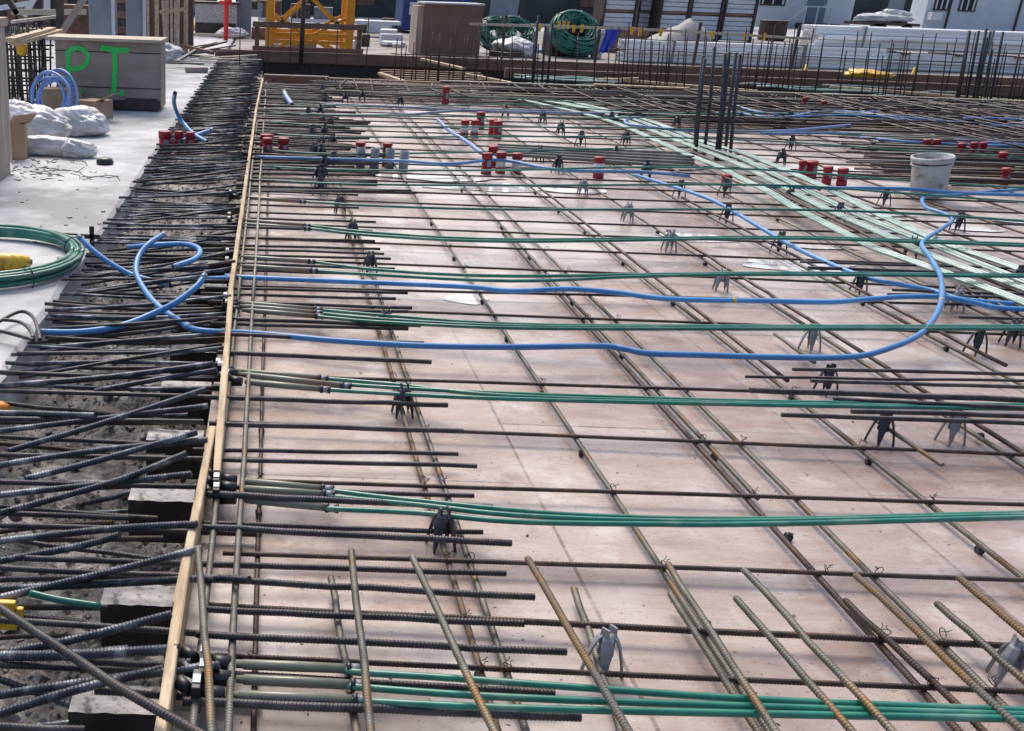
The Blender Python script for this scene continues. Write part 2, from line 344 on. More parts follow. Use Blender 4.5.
# deck litter
mb = MB()
for k in range(420):
    y = 1.9+(R(0, 1)**1.7)*9; x = R(-.1, .55*y+.9); r = R(.001, .0035)
    if R(0, 1) < .05: r *= 2.2
    a = R(0, 6.3); l = r*R(.8, 3)
    vs = [(x+math.cos(a)*l, y+math.sin(a)*l, .001), (x-math.sin(a)*r, y+math.cos(a)*r, .001), (x-math.cos(a)*l, y-math.sin(a)*l, .001), (x+math.sin(a)*r, y-math.cos(a)*r, .001), (x, y, .001+r*.9)]
    mb.add(vs, [(0, 1, 4), (1, 2, 4), (2, 3, 4), (3, 0, 4)])
tag(mb.build('litter', 'stone'), 'small crumbs of dirt and stone scattered over the plywood deck', 'debris', kind='stuff')

# ------------------------------------------------------------ edge boards
def edge_board(y0, y1, dx0, dx1, w, top, label, m='wood'):
    mb = MB(); n = max(2, int((y1-y0)/.25)); rows = []
    for i in range(n+1):
        t = i/n; y = y0+(y1-y0)*t; x = dx0+(dx1-dx0)*t+.003*noise.noise((y*2, dx0, 0)); j = .004*noise.noise((y*14, dx0, 1))
        rows.append([(x-w/2-j, y, -.1), (x-w/2-j, y, top-.004), (x-w/2+.004, y, top), (x+w/2-.004, y, top), (x+w/2+j, y, top-.004), (x+w/2+j, y, -.1)])
    vs = [p for r in rows for p in r]; fs = [(a*6+i, (a+1)*6+i, (a+1)*6+(i+1) % 6, a*6+(i+1) % 6) for a in range(n) for i in range(6)]
    fs += [tuple(range(6)), tuple(range(n*6+5, n*6-1, -1))]
    mb.add(vs, fs)
    return tag(mb.build('edge_board', m), label, 'edge board', 'timber boards edging the deck')
T = .13
def bx(px, py): return P(px, py, T)
segs = [((150, 790), (186, 560)), ((178, 600), (213, 425)), ((217, 470), (231, 290)), ((229, 300), (246, 180)), ((245, 186), (256, 110)), ((255, 113), (264, 66))]
segl = ['nearest pale timber board edging the deck at the bottom of the photo', 'pale timber edge board beside the concrete blocks, second from the bottom of the photo', 'timber edge board passing the blue conduits, third from the bottom', 'timber edge board beside the paired red sleeves, fourth from the bottom', 'narrow looking timber edge board far up the deck, second farthest', 'farthest timber edge board meeting the rear plank']
for i, ((a, b), l) in enumerate(zip(segs, segl)):
    p, q = bx(*a), bx(*b); edge_board(max(p.y, .9), min(q.y, BACK-.05), p.x, q.x, .027, T-.004*(i % 2), l)
# red brown form face standing behind the edge boards
mb = MB(); mb.box(PIT1-.012, PIT1-.002, .9, BACK, -.32, -.11)
tag(mb.build('form_panel', 'redply'), 'red brown plywood form face below the timber edge boards', 'form panel')

# ------------------------------------------------------------ concrete blocks against the edge
blocks = [(68, 712, 60), (100, 604, 72), (128, 500, 70), (146, 440, 62), (160, 389, 56), (170, 351, 50), (178, 316, 46), (186, 288, 44), (193, 264, 40), (199, 244, 38)]
for i, (x, y, w) in enumerate(blocks):
    zt = -.035
    p = P(x, y, zt); q = Vector((PIT1-.014, p.y, 0)); d = .105
    mb = MB()
    nx_, ny_ = 10, 5; W_ = q.x-p.x
    vs = []; 
    for b_ in range(ny_+1):
        for a_ in range(nx_+1):
            e = .004*noise.noise((a_*.9+i*7, b_*.9, 0))
            vs.append((p.x+W_*a_/nx_+(.006*noise.noise((b_, i, 0)) if a_ == 0 else 0), p.y+d*b_/ny_+(.005*noise.noise((a_*.8, i, 3)) if b_ in (0, ny_) else 0), zt+e))
    k = (nx_+1); fs = [(b_*k+a_, b_*k+a_+1, (b_+1)*k+a_+1, (b_+1)*k+a_) for b_ in range(ny_) for a_ in range(nx_)]
    mb.add(vs, fs, 0)
    rim = [b_*k for b_ in range(ny_, 0, -1)]+list(range(0, k))+[b_*k+nx_ for b_ in range(1, ny_+1)]
    ring = [vs[j] for j in rim]; nb = len(ring)
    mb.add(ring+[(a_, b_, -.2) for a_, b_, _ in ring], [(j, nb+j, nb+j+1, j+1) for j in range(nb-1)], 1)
    o = mb.build('concrete_block', ['block', 'blockdark'])  # tops pale, side faces coloured dark to paint in their backlit shade
    tag(o, ['pale topped concrete block against the edge board, %s from the bottom of the photo' % ORD[i]][0], 'concrete block', 'concrete blocks along the outside of the edge board')

# ------------------------------------------------------------ rebar across the deck (lower layer)
Tb = [(215, 655, 692), (205, 605, 647), (222, 552.5, 580), (240, 480, 504.5), (215, 421, 455), (225, 374, 400), (230, 305, 335), (238, 286, 306), (240, 258, 290), (240, 238, 268), (240, 222, 252), (240, 212, 238), (240, 197, 225)]
TY = []
for i, (x0, y0, y1) in enumerate(Tb):
    z = .045; a, b = P(x0, y0, z), P(1024, y1, z); b = a+(b-a)*1.18; TY.append((a.y+b.y)/2)
    bar(a, b, .0078 if i != 1 else .0095, 'rebar', 'thin brown rebar crossing the whole deck, %s from the bottom of the photo' % ORD[i], 'thin brown bars crossing the deck', near=i < 6)
y = 8.35; k = 0
while y < 17.3:
    bar((-.15, y+R(-.04, .04), .045), (min(.66*y+.8, 13.5), y+R(-.05, .05), .05), .0085, 'rebar', 'thin dark rebar crossing the far part of the deck', 'thin bars crossing the far part of the deck', near=False, n=5)
    y += .46 if y < 14 else .4; k += 1

# rebar running away from the camera
Lb = [((215, 548), (221, 731), .02, .009), ((237, 583), (232, 731), .02, .009), ((256, 400), (257, 731), .02, .008)]
def lng(x, y0, y1, z, r, m, label, group='bars running away up the deck', near=None, amp=.01):
    mb = MB(); a, b = Vector((x, y0, z)), Vector((x+R(-.02, .02), y1, z)); 
    if y0 < 4.2:
        c = a.lerp(b, (5-y0)/(y1-y0)) if y1 > 5.2 else b
        w = wob(a, c, 8, amp*.5); mb.rib_bar(w, r)
        if y1 > 5.2: mb.sweep([w[-1]]+wob(c, b, 14, amp)[1:], r, 6)
    else: mb.sweep(wob(a, b, 14, amp), r, 6)
    return tag(mb.build('rebar', m, smooth=True), label, 'rebar', group)
lngs = [(-.125, 1.3, 17.5, .075, .010, 'olive', 'olive tan rebar running along the inside of the edge board'),
        (-.045, 1.3, 17.5, .08, .010, 'olive', 'grey rebar running close inside the edge board through the black anchors'),
        (.012, 1.3, 17.5, .03, .0075, 'rebar', 'thin brown rebar just right of the black anchors'),
        (.585, 1.3, 9.5, .030, .009, 'rusty', 'left bar of the lapped pair nearest the black chairs'),
        (.65, 1.3, 15, .034, .010, 'olive', 'right bar of the lapped pair nearest the black chairs'),
        (1.235, 1.2, 16.8, .030, .0095, 'olive', 'olive rebar running away near the middle bottom of the photo'),
        (1.70, 1.2, 7.0, .030, .0095, 'rebar', 'dark red rebar running away beside a paler one, middle of the deck'),
        (1.745, 3.1, 16.8, .030, .0095, 'olive', 'paler partner of the lapped pair in the middle of the deck'),
        (1.875, 1.2, 17.2, .030, .0095, 'olive', 'single rebar just right of the middle lapped pair'),
        (2.34, 1.2, 17.2, .030, .0095, 'olive', 'rebar running away with its near end at the right edge of the photo'),
        (2.37, 4.2, 9.5, .052, .0095, 'rebar', 'brown lap bar lying against the rebar right of centre'),
        (2.90, 1.6, 17.2, .030, .0095, 'olive', 'rebar running away under the black chair right of centre'),
        (2.945, 2.8, 7.2, .052, .0095, 'rebar', 'brown lap bar beside the black chair right of centre'),
        (3.50, 2.0, 17.2, .030, .0095, 'olive', 'rebar running away under the blue conduit bend'),
        (3.56, 4.5, 8.5, .052, .0095, 'rebar', 'brown lap bar near the blue conduit bend'),
        (4.08, 2.4, 17.2, .030, .0095, 'olive', 'second rebar in from the right edge at mid height'),
        (4.66, 2.8, 17.2, .030, .0095, 'olive', 'rebar entering the photo at the right edge at mid height')]
for a in lngs: lng(*a)
for i in range(12):
    x = 5.25+.58*i
    lng(x, .62*x+.5, 17.3, .03, .0095, 'rebar', 'rebar running away under the green bands and beyond', 'bars running away in the right part of the deck')

# heavier short bars on top at the bottom edge
Sb = [(351, 550, 371, 731, .16, .0098, 'olive', 'near upright looking ribbed rebar end above the grey sleeves, leftmost tall one'),
      (331, 577, 357, 731, .05, .010, 'olive', 'short grey rebar end low under the leftmost tall ribbed one'),
      (413, 557, 492, 731, .16, .0098, 'olive', 'ribbed rebar with a rusty middle crossing the green sheaths at left'),
      (528, 558, 628, 731, .17, .0098, 'rusty', 'rusty ribbed rebar passing in front of the grey plastic chair'),
      (574, 588, 620, 731, .04, .010, 'olive', 'rebar passing under the pale grey plastic chair'),
      (668, 564, 775, 731, .165, .0094, 'olive', 'olive ribbed rebar right of the pale grey chair'),
      (670, 594, 757, 731, .05, .0094, 'olive', 'low rebar just left of the olive one right of the grey chair'),
      (736, 598, 852, 731, .15, .0094, 'olive', 'shorter of two parallel rebars between the grey chair and the right edge'),
      (744, 570, 893, 731, .165, .0094, 'olive', 'longer pale rebar end starting at the cross bar right of centre bottom'),
      (845, 600, 985, 731, .06, .0094, 'rebar', 'brown rebar end lying low beside the dark red long one'),
      (856, 575, 1030, 737, .16, .0094, 'rusty', 'rusty rebar starting at the cross bar in the lower right'),
      (937, 603, 1040, 695, .07, .010, 'olive', 'ribbed rebar running under the right edge chair'),
      (959, 577, 1060, 664, .16, .010, 'rusty', 'rusty rebar at the right edge of the photo')]
for x0, y0, x1, y1, z, r, m, l in Sb:
    a, b = P(x0, y0, z), P(x1, y1, z); b = a+(b-a)*1.35
    bar(a, b, r, m, l, 'short bars with ends showing at the bottom of the photo', near=True)
bar(P(199, 548, .18), P(214, 760, .17), .0098, 'olive', 'pale ribbed rebar lying over everything beside the edge board at the bottom left', 'short bars with ends showing at the bottom of the photo', near=True)

# dowels poking from the edge over the deck
Db = [(581, 717, 702, .07, .0125), (556, 693, 673, .05, .011), (565, 652, 635, .09, .011), (525, 623.5, 610, .07, .011), (536, 597, 580, .085, .0115), (506, 573.5, 565, .06, .0105), (512, 543, 528, .075, .012), (484, 532.5, 524, .055, .0095), (494, 507.5, 495, .085, .0125), (475, 496, 488, .05, .010), (477, 466, 460, .07, .010), (459, 454, 450, .06, .0095), (463, 431, 424, .075, .012), (448, 405, 398, .07, .012), (432, 362, 353, .085, .0125), (424, 343.5, 334, .08, .012), (408, 329, 324, .06, .0105), (421, 325.5, 319, .075, .012), (408, 312, 308, .06, .010), (412, 308, 302, .075, .011), (396, 299, 294, .06, .010), (408, 293, 288, .07, .010), (392, 275, 270, .06, .0095), (395, 269, 263, .075, .011), (391, 259, 254, .07, .010), (384, 254, 249, .06, .010), (380, 249, 245, .07, .010), (375, 241, 237, .06, .010), (372, 231, 227, .07, .012), (376, 222, 218, .065, .010), (359, 208, 204, .07, .010), (358, 195, 190, .065, .010)]
for i, (x, y, yl, z, r) in enumerate(Db):
    xl = 212+14*(731-y)/550
    a, b = P(xl-R(0, 30), yl-.02*(256-xl), z+.01), P(x, y, z)
    bar(a, b, r*.88, 'dowel', 'thick dark dowel bar reaching from the edge board over the deck, %s from the bottom' % ORD[i], 'dowel bars reaching from the edge board over the deck', near=a.y < 4.3)
y = 8.1
while y < 17.3:
    bar((-.25, y+R(-.03, .03), R(.05, .11)), (R(.75, 1.25), y+R(-.05, .05), R(.04, .1)), .013, 'dowel', *(('dark dowel bar over the deck in the far row, nearer than the red sleeves', 'far dowel bars nearer than the red sleeves') if y < 11 else ('dark dowel bar over the deck in the far row, beyond the red sleeves', 'far dowel bars beyond the red sleeves')), near=False, n=5)
    y += .11 if y < 12 else .125

# ------------------------------------------------------------ bars in the pit on the left
Lf = [((0, 727), (85, 730), .03, 0), ((0, 714), (75, 690), (192, 662), .04, 1), ((0, 695), (100, 680), (220, 665), .05, 1), ((95, 690), (262, 703), .02, 0),
      ((0, 656), (70, 655), (180, 649), .06, 2), ((95, 662), (172, 666), .02, 0), ((0, 665), (180, 672), -.01, 0), ((10, 652), (80, 638), (172, 614), .07, 1), ((0, 620), (262, 637), .03, 0),
      ((0, 589), (100, 584), (205, 578.5), (250, 580), .07, 1), ((0, 598), (75, 580), (130, 567), (202, 548), .08, 1), ((0, 568), (180, 576), .03, 0), ((0, 607), (110, 607), -.02, 0), ((25, 558), (262, 566), .03, 0), ((0, 561), (80, 546), (120, 535), .06, 1),
      ((0, 541), (110, 529), (197, 524), .08, 1), ((0, 525), (262, 534), .03, 0), ((0, 513), (60, 497), (125, 478), (187, 453), .08, 1), ((0, 513), (130, 518), .0, 0), ((0, 495), (110, 483), (192, 474), .07, 1),
      ((0, 482), (200, 487), .03, 0), ((25, 479), (100, 460), (198, 432), .09, 1), ((0, 465), (100, 450), (208, 440), .07, 1), ((0, 455), (262, 459.5), .03, 0), ((8, 451), (80, 430), (140, 411), (206, 389), .09, 1), ((0, 431), (90, 420), (208, 406), .075, 1),
      ((0, 419), (205, 421), .02, 0), ((0, 413), (95, 416), .04, 2), ((0, 391), (262, 398), .04, 0), ((95, 391), (160, 379), (217, 370), .07, 1), ((0, 386), (110, 377), (213, 364), .08, 2)]
for i, t in enumerate(Lf):
    pts = t[:-2]; z, st = t[-2:]
    n = len(pts); zz = [z if st == 0 else z-.06+.12*j/(n-1) for j in range(n)]
    w = [P(*p, zj) for p, zj in zip(pts, zz)]
    w[0] = w[0]+(w[0]-w[1]).normalized()*R(.12, .5) if pts[0][0] < 3 and w[0].x > PIT0+.5 else w[0]
    path = smooth_path(w, 4) if n > 2 else wob(w[0], w[1], 5, .004)
    r = (.0095, .0115, .0135)[st]; mb = MB()
    if i < 28: mb.rib_bar(path, r)
    else: mb.sweep(path, r, 7)
    tag(mb.build('rebar', 'pitbar' if st else 'dowel', smooth=True), ('dusty blue black dowel bending up over the pit, %s bar from the bottom' if st else 'straight dark rebar low over the pit, %s bar from the bottom') % ORD[i], 'rebar', 'bars over the pit in the lower left')
for i in range(26):
    y = 1.75+i*.088+R(-.03, .03); z0, z1 = R(-.16, -.02), R(-.14, .0); x0 = max(PIT0+.03, -.55*y-.1) if R(0, 1) < .6 else R(-.9, -.6)
    a, b = Vector((x0, y, z0)), Vector((PIT1-R(.02, .3), y+R(-.1, .1), z1)); mb = MB(); w = wob(a, b, 5, .012)
    mb.rib_bar(w, R(.007, .0105), pitch=.012, n=6); tag(mb.build('rebar', random.choice(('pitbar', 'dowel', 'rebar')), smooth=True), 'thin dark bar lying deep in the pit under the dowels', 'rebar', 'thin bars deep in the near pit')
# the bar lying askew over the others
mb = MB(); mb.rib_bar(smooth_path([P(-20, 590, .12), P(0, 608, .13), P(75, 658, .15), P(120, 688, .16), P(205, 737, .17)], 5), .0115)
tag(mb.build('rebar', 'dowel', smooth=True), 'dark rebar lying askew across the others in the bottom left corner', 'rebar', 'bars over the pit in the lower left')
# middle distance pit bars, one by one
y = 3.98; k = 0
while y < 9.6:
    for q in range(3 if y < 6.5 else 2):
        up = R(0, 1) < .55; yy = y+R(-.03, .03); x0 = PIT0+R(-.02, .12); z0 = R(-.02, .05); z1 = z0+(R(.02, .11) if up else R(-.02, .03))
        x1 = PIT1+(R(.0, .06) if R(0, 1) < .6 else R(-.25, -.02)); x1 = min(x1, PIT1+.04)
        a = Vector((x0, yy, z0)); b = Vector((x1, yy+(R(-.1, .38) if up else R(-.05, .05)), z1)); c = a.lerp(b, .5)+Vector((0, 0, R(-.02, .01)))
        mb = MB(); mb.sweep(smooth_path([a, c, b], 3), R(.0075, .0108), 6)
        tag(mb.build('rebar', 'pitbar' if R(0, 1) < .6 else 'dowel', smooth=True), *(('dark bar over the pit just below the loose blue conduits', 'rebar', 'pit bars just below the loose blue conduits') if y < 5.1 else ('dark bar over the pit among the loose blue conduit ends', 'rebar', 'pit bars among the loose blue conduit ends') if y < 6.9 else ('dark bar over the pit between the loose blue ends and the red sleeves', 'rebar', 'pit bars between the blue ends and the red sleeves')))
        k += 1
    y += .13
mb = MB(); y = 9.6
while y < 24:
    for q in range(2):
        up = R(0, 1) < .5; yy = y+R(-.04, .04); z0 = R(-.03, .06); z1 = z0+(R(.02, .1) if up else R(-.02, .03))
        x1 = PIT1+R(-.15, .05); a = Vector((PIT0+R(-.04, .1), yy, z0)); b = Vector((x1, yy+R(-.15, .15), z1))
        mb.sweep([a, a.lerp(b, .5)+Vector((0, 0, R(-.02, .01))), b], R(.009, .012), 5, mi=int(R(0, 1) < .45))
    y += .105
tag(mb.build('rebar_row', ['dowel', 'pitbar'], smooth=True), 'dense dark row of bars over the far end of the pit', 'rebar', kind='stuff')
# hooked bars lying on the slab edge
for i, (pts, l) in enumerate([([(-12, 328), (18, 312), (32, 316), (38, 330), (40, 340)], 'upper of three dark hooked bars on the slab corner'), ([(-12, 324), (0, 320), (20, 322), (30, 330), (33, 338)], 'middle dark hooked bar on the slab corner'), ([(-12, 330), (0, 331), (20, 336), (34, 340)], 'lowest dark hooked bar on the slab corner')]):
    mb = MB(); mb.sweep(smooth_path([P(x, y, .05) for x, y in pts], 5), .0095, 8); tag(mb.build('hooked_bar', 'dowel', smooth=True), l, 'rebar', 'hooked bars on the slab corner')

# ------------------------------------------------------------ dense mats at the back and right
mb = MB(); y = 15.6
def xl(y): return .5*y+1.1 if y < 13.8 else (4.6 if y < 15.6 else 1.0)
y = 9.5
while y < 17.45:
    for q in range(2):
        x = xl(y)+R(-.4, .6)
        while x < 15.5:
            l = R(2.5, 6); z = R(.04, .16); yy = y+R(-.05, .05)
            mb.sweep([(x, yy, z), (x+l/2, yy+R(-.04, .04), z+R(-.03, .03)), (x+l, yy+R(-.12, .12), z+R(-.02, .02))], R(.009, .013), 4, mi=random.choice((0, 1, 1, 1, 3, 3, 2)))
            x += l*R(.45, .8)
    y += R(.08, .12)
for k in range(230):
    y = R(9.7, 17.4); x0 = xl(y)-.6; x = R(x0, 14); l = R(1.5, 4)
    mb.sweep([(x, y, R(.02, .1)), (x+l, y+R(-.15, .15), R(.02, .1))], R(.012, .018), 4, mi=random.choice((1, 3)))
x = 1.1
while x < 15:
    ys = 15.4 if x < 4.8 else (13.6 if x < 8 else min((x-1.1)/.5, 10.5))
    if x > 8: ys = 9.9 if x < 9 else 10.5
    mb.sweep([(x, ys+R(-.3, .6), R(.08, .2)), (x+R(-.03, .03), (ys+17.4)/2, .15), (x+R(-.2, .2), 17.4, R(.1, .2))], .011, 4, mi=random.choice((0, 1, 3)))
    x += R(.2, .4)
# hooked ends standing along the rear plank
x = .9
while x < 13:
    h = R(.08, .17); y = 17.3+R(-.25, .1); s = random.choice((-1, 1))
    mb.sweep([(x, y, .04), (x, y, h), (x+.02*s, y-.03, h+.03), (x+.05*s, y-.09, h+.01), (x+.06*s, y-.12, h-.05)], .009, 5, mi=1)
    x += R(.06, .14)
tag(mb.build('rebar_mat', ['rebar', 'dowel', 'bundle', 'darksteel'], smooth=True), 'dense tangle of dark bars across the far and right end of the deck', 'rebar mat', kind='stuff')
# bar bundle lying across left of the column cage
for i in range(5):
    a, b = P(498, 145+i*2.3, .1+.01*(i % 2)), P(694, 154+i*3.2, .1+.01*(i % 2))
    bar(a, b, .019, 'bundle', 'bundled thick grey bars lying across, left of the tall black column bars', 'bundle of five bars left of the column bars', near=False, amp=.01)
# thin bars parallel to the green bands
for i, (p, q) in enumerate([((560, 104), (735, 172)), ((600, 104), (760, 168)), ((690, 150), (860, 232)), ((700, 146), (905, 232)), ((770, 186), (905, 255)), ((790, 180), (960, 258)), ((880, 238), (1040, 300)), ((860, 215), (1040, 282)), ((620, 108), (740, 152)), ((639, 139), (745, 186)), ((655, 140), (752, 184)), ((700, 144), (820, 190)), ((970, 283), (1070, 330)), ((962, 286), (1060, 334)), ((955, 286), (1050, 336))]):
    bar(P(*p, .09), P(*q, .09), .009, 'rebar', 'thin brown bar running alongside the pale green bands', 'thin bars alongside the pale green bands', near=False)
# group of cross bars at the right edge
for i, (x, y, x2, y2, r) in enumerate([(792, 369, 1060, 375, .0085), (811, 381, 1060, 388, .0085), (746, 377, 1060, 381, .007), (750, 390, 1060, 401, .013), (834, 399, 1060, 410, .010), (782, 415, 1060, 424, .0095), (852, 411, 1060, 417, .0105), (893, 290, 1040, 295, .009), (888, 294, 1000, 297, .008), (808, 268, 1050, 276, .012), (800, 262, 1040, 269, .008), (960, 317, 1050, 320, .009)]):
    z = .16 if i in (0, 1, 3, 4, 5, 6) else .1
    bar(P(x, y, z), P(x2, y2, z), r, 'dowel', 'dark bar end starting right of centre near the black chairs, %s of its cluster' % ORD[i], 'bar ends at the right of the deck', near=i < 7)
lngb = P(834, 372, .05); bar(P(871, 417, .06), P(942, 465, .05), .009, 'olive', 'short slanting rebar ending in front of the black chair right of centre', 'short bars with ends showing at the bottom of the photo', near=True)
bar(P(775, 334, .05), P(815, 363, .05), .009, 'olive', 'short rebar end beside the blue conduit right of centre', 'bar ends at the right of the deck', near=False)

# ------------------------------------------------------------ green tendons in bundles
def tendon(pts, label, group, sleeve=None, r=.0088):
    """pts: pixel x, y, height.  sleeve: (x0,y0,x1,y1,z) of the grey sleeve before the sheath"""
    w = [P(*p) for p in pts]
    d = w[-1]-w[-2]; w.append(w[-1]+d.normalized()*1.2)
    if sleeve is None:
        mb = MB(); mb.sweep(smooth_path(w, 5), r, 8); return tag(mb.build('tendon', 'green', smooth=True), label, 'tendon', group)
    a, b = P(*sleeve[:2], sleeve[4]), P(*sleeve[2:4], sleeve[4]+.003)
    t = empty('tendon', Vector((a.x, a.y, 0)), label, 'tendon', group)
    dr = (b-a).normalized(); far = a.y > 4.4
    mb = MB(); mb.sweep(smooth_path([b+dr*.005]+w, 6), r, 8); mb.build('sheath', 'green', t, True)
    mb = MB(); L = (b-a).length; mb.sweep([a, a+dr*L*.06, a+dr*L*.07, a+dr*L*.5, b-dr*.0], [r*1.15, r*1.15, r*1.5, r*1.55, r*1.42], 10); mb.build('sleeve', 'sleeve', t, True)
    mb = MB(); mb.sweep([b+dr*.001, b+dr*.012], r*1.9, 10, 0); mb.sweep([b+dr*.0125, b+dr*.034], r*1.55, 10, 1); mb.sweep([b+dr*.0345, b+dr*.044], r*1.75, 10, 0)
    mb.build('connector', ['black', 'chairgrey'], t, True)
    # anchor: dark encapsulated block standing just inside the edge, with a white pocket former through the board
    ax = a-dr*(.012)
    mb = MB(); mb.sweep([ax-dr*.0, ax-dr*.055], [.019, .024], 12, 0); mb.build('anchor_barrel', 'black', t, True)
    mb = MB(); q = ax-dr*.056; mb.box(q.x-.022, q.x, q.y-.036, q.y+.036, q.z-.03, q.z+.045)
    an = mb.build('anchor_plate', 'black', t, bevel=.003)
    mb = MB(); mb.box(q.x-.02, q.x-.002, q.y-.018, q.y+.012, q.z+.0465, q.z+.048); mb.build('label_patch', 'white', an)
    mb = MB(); e = Vector((PIT1+.03, q.y+.02, q.z+.02)); mb.sweep([q+Vector((-.024, 0, .005)), e], [.014, .019], 12, 0); mb.build('pocket_former', 'black', t, True)
    return t
tg = 'green tendons crossing the deck in bundles'
G = [([(355, 672, .08), (450, 678, .10), (600, 689, .13), (768, 700, .14), (1024, 710.5, .15)], (236, 664, 346, 668.5, .075), 'green tendon of the nearest bundle, farthest of three'),
     ([(358, 687, .08), (512, 697.5, .11), (768, 707, .14), (1024, 715, .15)], (236, 679, 350, 684.5, .075), 'green tendon of the nearest bundle, middle of three'),
     ([(360, 701, .08), (512, 708, .11), (768, 714, .14), (1024, 719, .15)], (230, 695, 352, 700, .075), 'green tendon of the nearest bundle, nearest of three'),
     ([(335, 491, .08), (400, 499, .1), (512, 510, .13), (600, 516, .14), (768, 519, .15), (1024, 513, .15)], (240, 481, 321, 488.5, .075), 'green tendon, second bundle from the bottom, farthest of three'),
     ([(335, 497, .08), (420, 505, .1), (512, 515, .13), (640, 520.5, .14), (768, 521, .15), (1024, 515, .15)], (240, 488.5, 322, 494, .078), 'green tendon, second bundle from the bottom, middle of three'),
     ([(335, 509, .08), (420, 513, .1), (512, 521.5, .13), (640, 524, .14), (768, 524, .15), (1024, 517.5, .15)], (240, 499, 325, 507.5, .072), 'green tendon, second bundle from the bottom, nearest of three'),
     ([(350, 385, .08), (400, 388, .1), (512, 393.5, .14), (768, 401.5, .15), (1024, 405, .15)], (238, 374, 341, 385.5, .08), 'green tendon, third bundle from the bottom, farthest of three'),
     ([(330, 379, .08), (400, 385, .1), (512, 396, .14), (768, 403.5, .15), (1024, 407, .15)], (236, 371, 318, 378, .08), 'green tendon, third bundle from the bottom, middle of three'),
     ([(330, 390, .08), (400, 394, .1), (512, 399, .14), (768, 405, .15), (1024, 409, .15)], (245, 382, 320, 389, .075), 'green tendon, third bundle from the bottom, nearest of three'),
     ([(322, 310, .08), (380, 315, .1), (512, 324, .14), (700, 326, .15), (1024, 326, .15)], (240, 303, 314, 309, .08), 'green tendon, fourth bundle from the bottom, farthest of three'),
     ([(322, 313.5, .08), (380, 319, .1), (512, 326, .14), (700, 327.5, .15), (1024, 327.5, .15)], (240, 306, 314, 312.5, .08), 'green tendon, fourth bundle from the bottom, middle of three'),
     ([(322, 317, .08), (380, 322, .1), (512, 328, .14), (700, 329, .15), (1024, 329, .15)], (242, 310, 315, 316, .075), 'green tendon, fourth bundle from the bottom, nearest of three'),
     ([(315, 262, .08), (380, 270, .1), (512, 276, .14), (768, 273, .15), (1024, 275, .15)], (240, 257, 308, 261.5, .08), 'green tendon in the fifth bundle from the bottom, farther of its pair'),
     ([(318, 271, .08), (380, 275, .1), (512, 281, .14), (640, 276.5, .15), (768, 274.5, .15), (1024, 276.5, .15)], (240, 266, 310, 270.5, .08), 'green tendon in the fifth bundle from the bottom, closer of its pair'),
     ([(312, 226, .08), (380, 233, .12), (512, 239.5, .14), (768, 237, .15), (900, 240, .15), (1024, 244, .15)], (240, 220, 304, 225.5, .08), 'green tendon in the sixth bundle from the bottom, farther of its pair'),
     ([(312, 229, .08), (380, 236, .12), (512, 241.5, .14), (768, 238.5, .15), (900, 241.5, .15), (1024, 246, .15)], (240, 224, 304, 228.5, .075), 'green tendon in the sixth bundle from the bottom, closer of its pair'),
     ([(308, 202, .08), (380, 206, .12), (512, 209.5, .14), (768, 209.5, .15), (900, 213, .15), (1024, 221, .15)], (240, 197, 300, 201.5, .08), 'green tendon in the seventh bundle from the bottom')]
for pts, sl_, l in G: tendon(pts, l, tg, sl_, .0088 if pts[0][1] > 300 else .0098)
G2 = [[(260, 180, .08), (350, 184, .13), (512, 185.5, .15), (768, 185, .16), (900, 193, .15), (1024, 202, .15)],
      [(260, 166, .08), (350, 170, .13), (512, 170, .15), (640, 167, .16), (768, 170, .16), (900, 180, .15), (1024, 188, .15)],
      [(262, 150, .08), (340, 154, .13), (480, 152, .14), (560, 150, .14)],
      [(262, 133, .08), (340, 137, .13), (512, 136.5, .15), (640, 137, .15), (768, 141, .15), (900, 150, .15)],
      [(262, 121, .08), (340, 126, .13), (512, 127, .15), (640, 128, .15), (768, 132, .15)],
      [(262, 112, .08), (340, 115, .13), (512, 117, .15), (640, 117.5, .15), (768, 110, .15)],
      [(290, 104, .08), (400, 107, .13), (512, 104, .15), (640, 112, .15), (730, 113, .15)],
      [(300, 90, .08), (400, 94, .13), (512, 98, .15), (560, 101, .15)]]
for i, p in enumerate(G2): tendon(p, 'green tendon crossing the far half of the deck, %s beyond the grey sleeves' % ORD[i], 'green tendons crossing the far half of the deck', None, .0092)

# pale green bands running away on the right
strips = [[(505, 96), (600, 118), (661, 143), (688, 155), (717, 166), (740, 178), (769, 192), (795, 208), (836, 229), (872, 247), (911, 261), (953, 276), (1010, 297), (1060, 318)],
          [(518, 96), (600, 112), (678, 141), (740, 165), (780, 185), (824, 208), (876, 231), (922, 252), (965, 268), (1017, 286), (1060, 303)],
          [(530, 96), (620, 115), (690, 141), (740, 158), (774, 174), (810, 192), (859, 215), (896, 230), (926, 242), (983, 265), (1060, 295)],
          [(545, 96), (640, 118), (700, 141), (740, 152), (780, 168), (826, 188), (882, 216), (937, 240), (961, 249), (1014, 267), (1060, 285)]]
sn = ['leftmost pale green band', 'second pale green band from the left', 'thinner third pale green band', 'rightmost pale green band']
for i, st in enumerate(strips):
    for k in range((4, 4, 3, 4)[i]):
        w = [P(x, y, .105)+Vector(((k-1.5)*.0215 if i != 2 else (k-1)*.03, 0, .003*(k % 2))) for x, y in st]
        mb = MB(); mb.sweep(smooth_path(w, 4), .0095, 6)
        tag(mb.build('tendon', 'pale_green', smooth=True), 'pale green tendon in the '+sn[i], 'tendon', 'tendons of the '+sn[i])

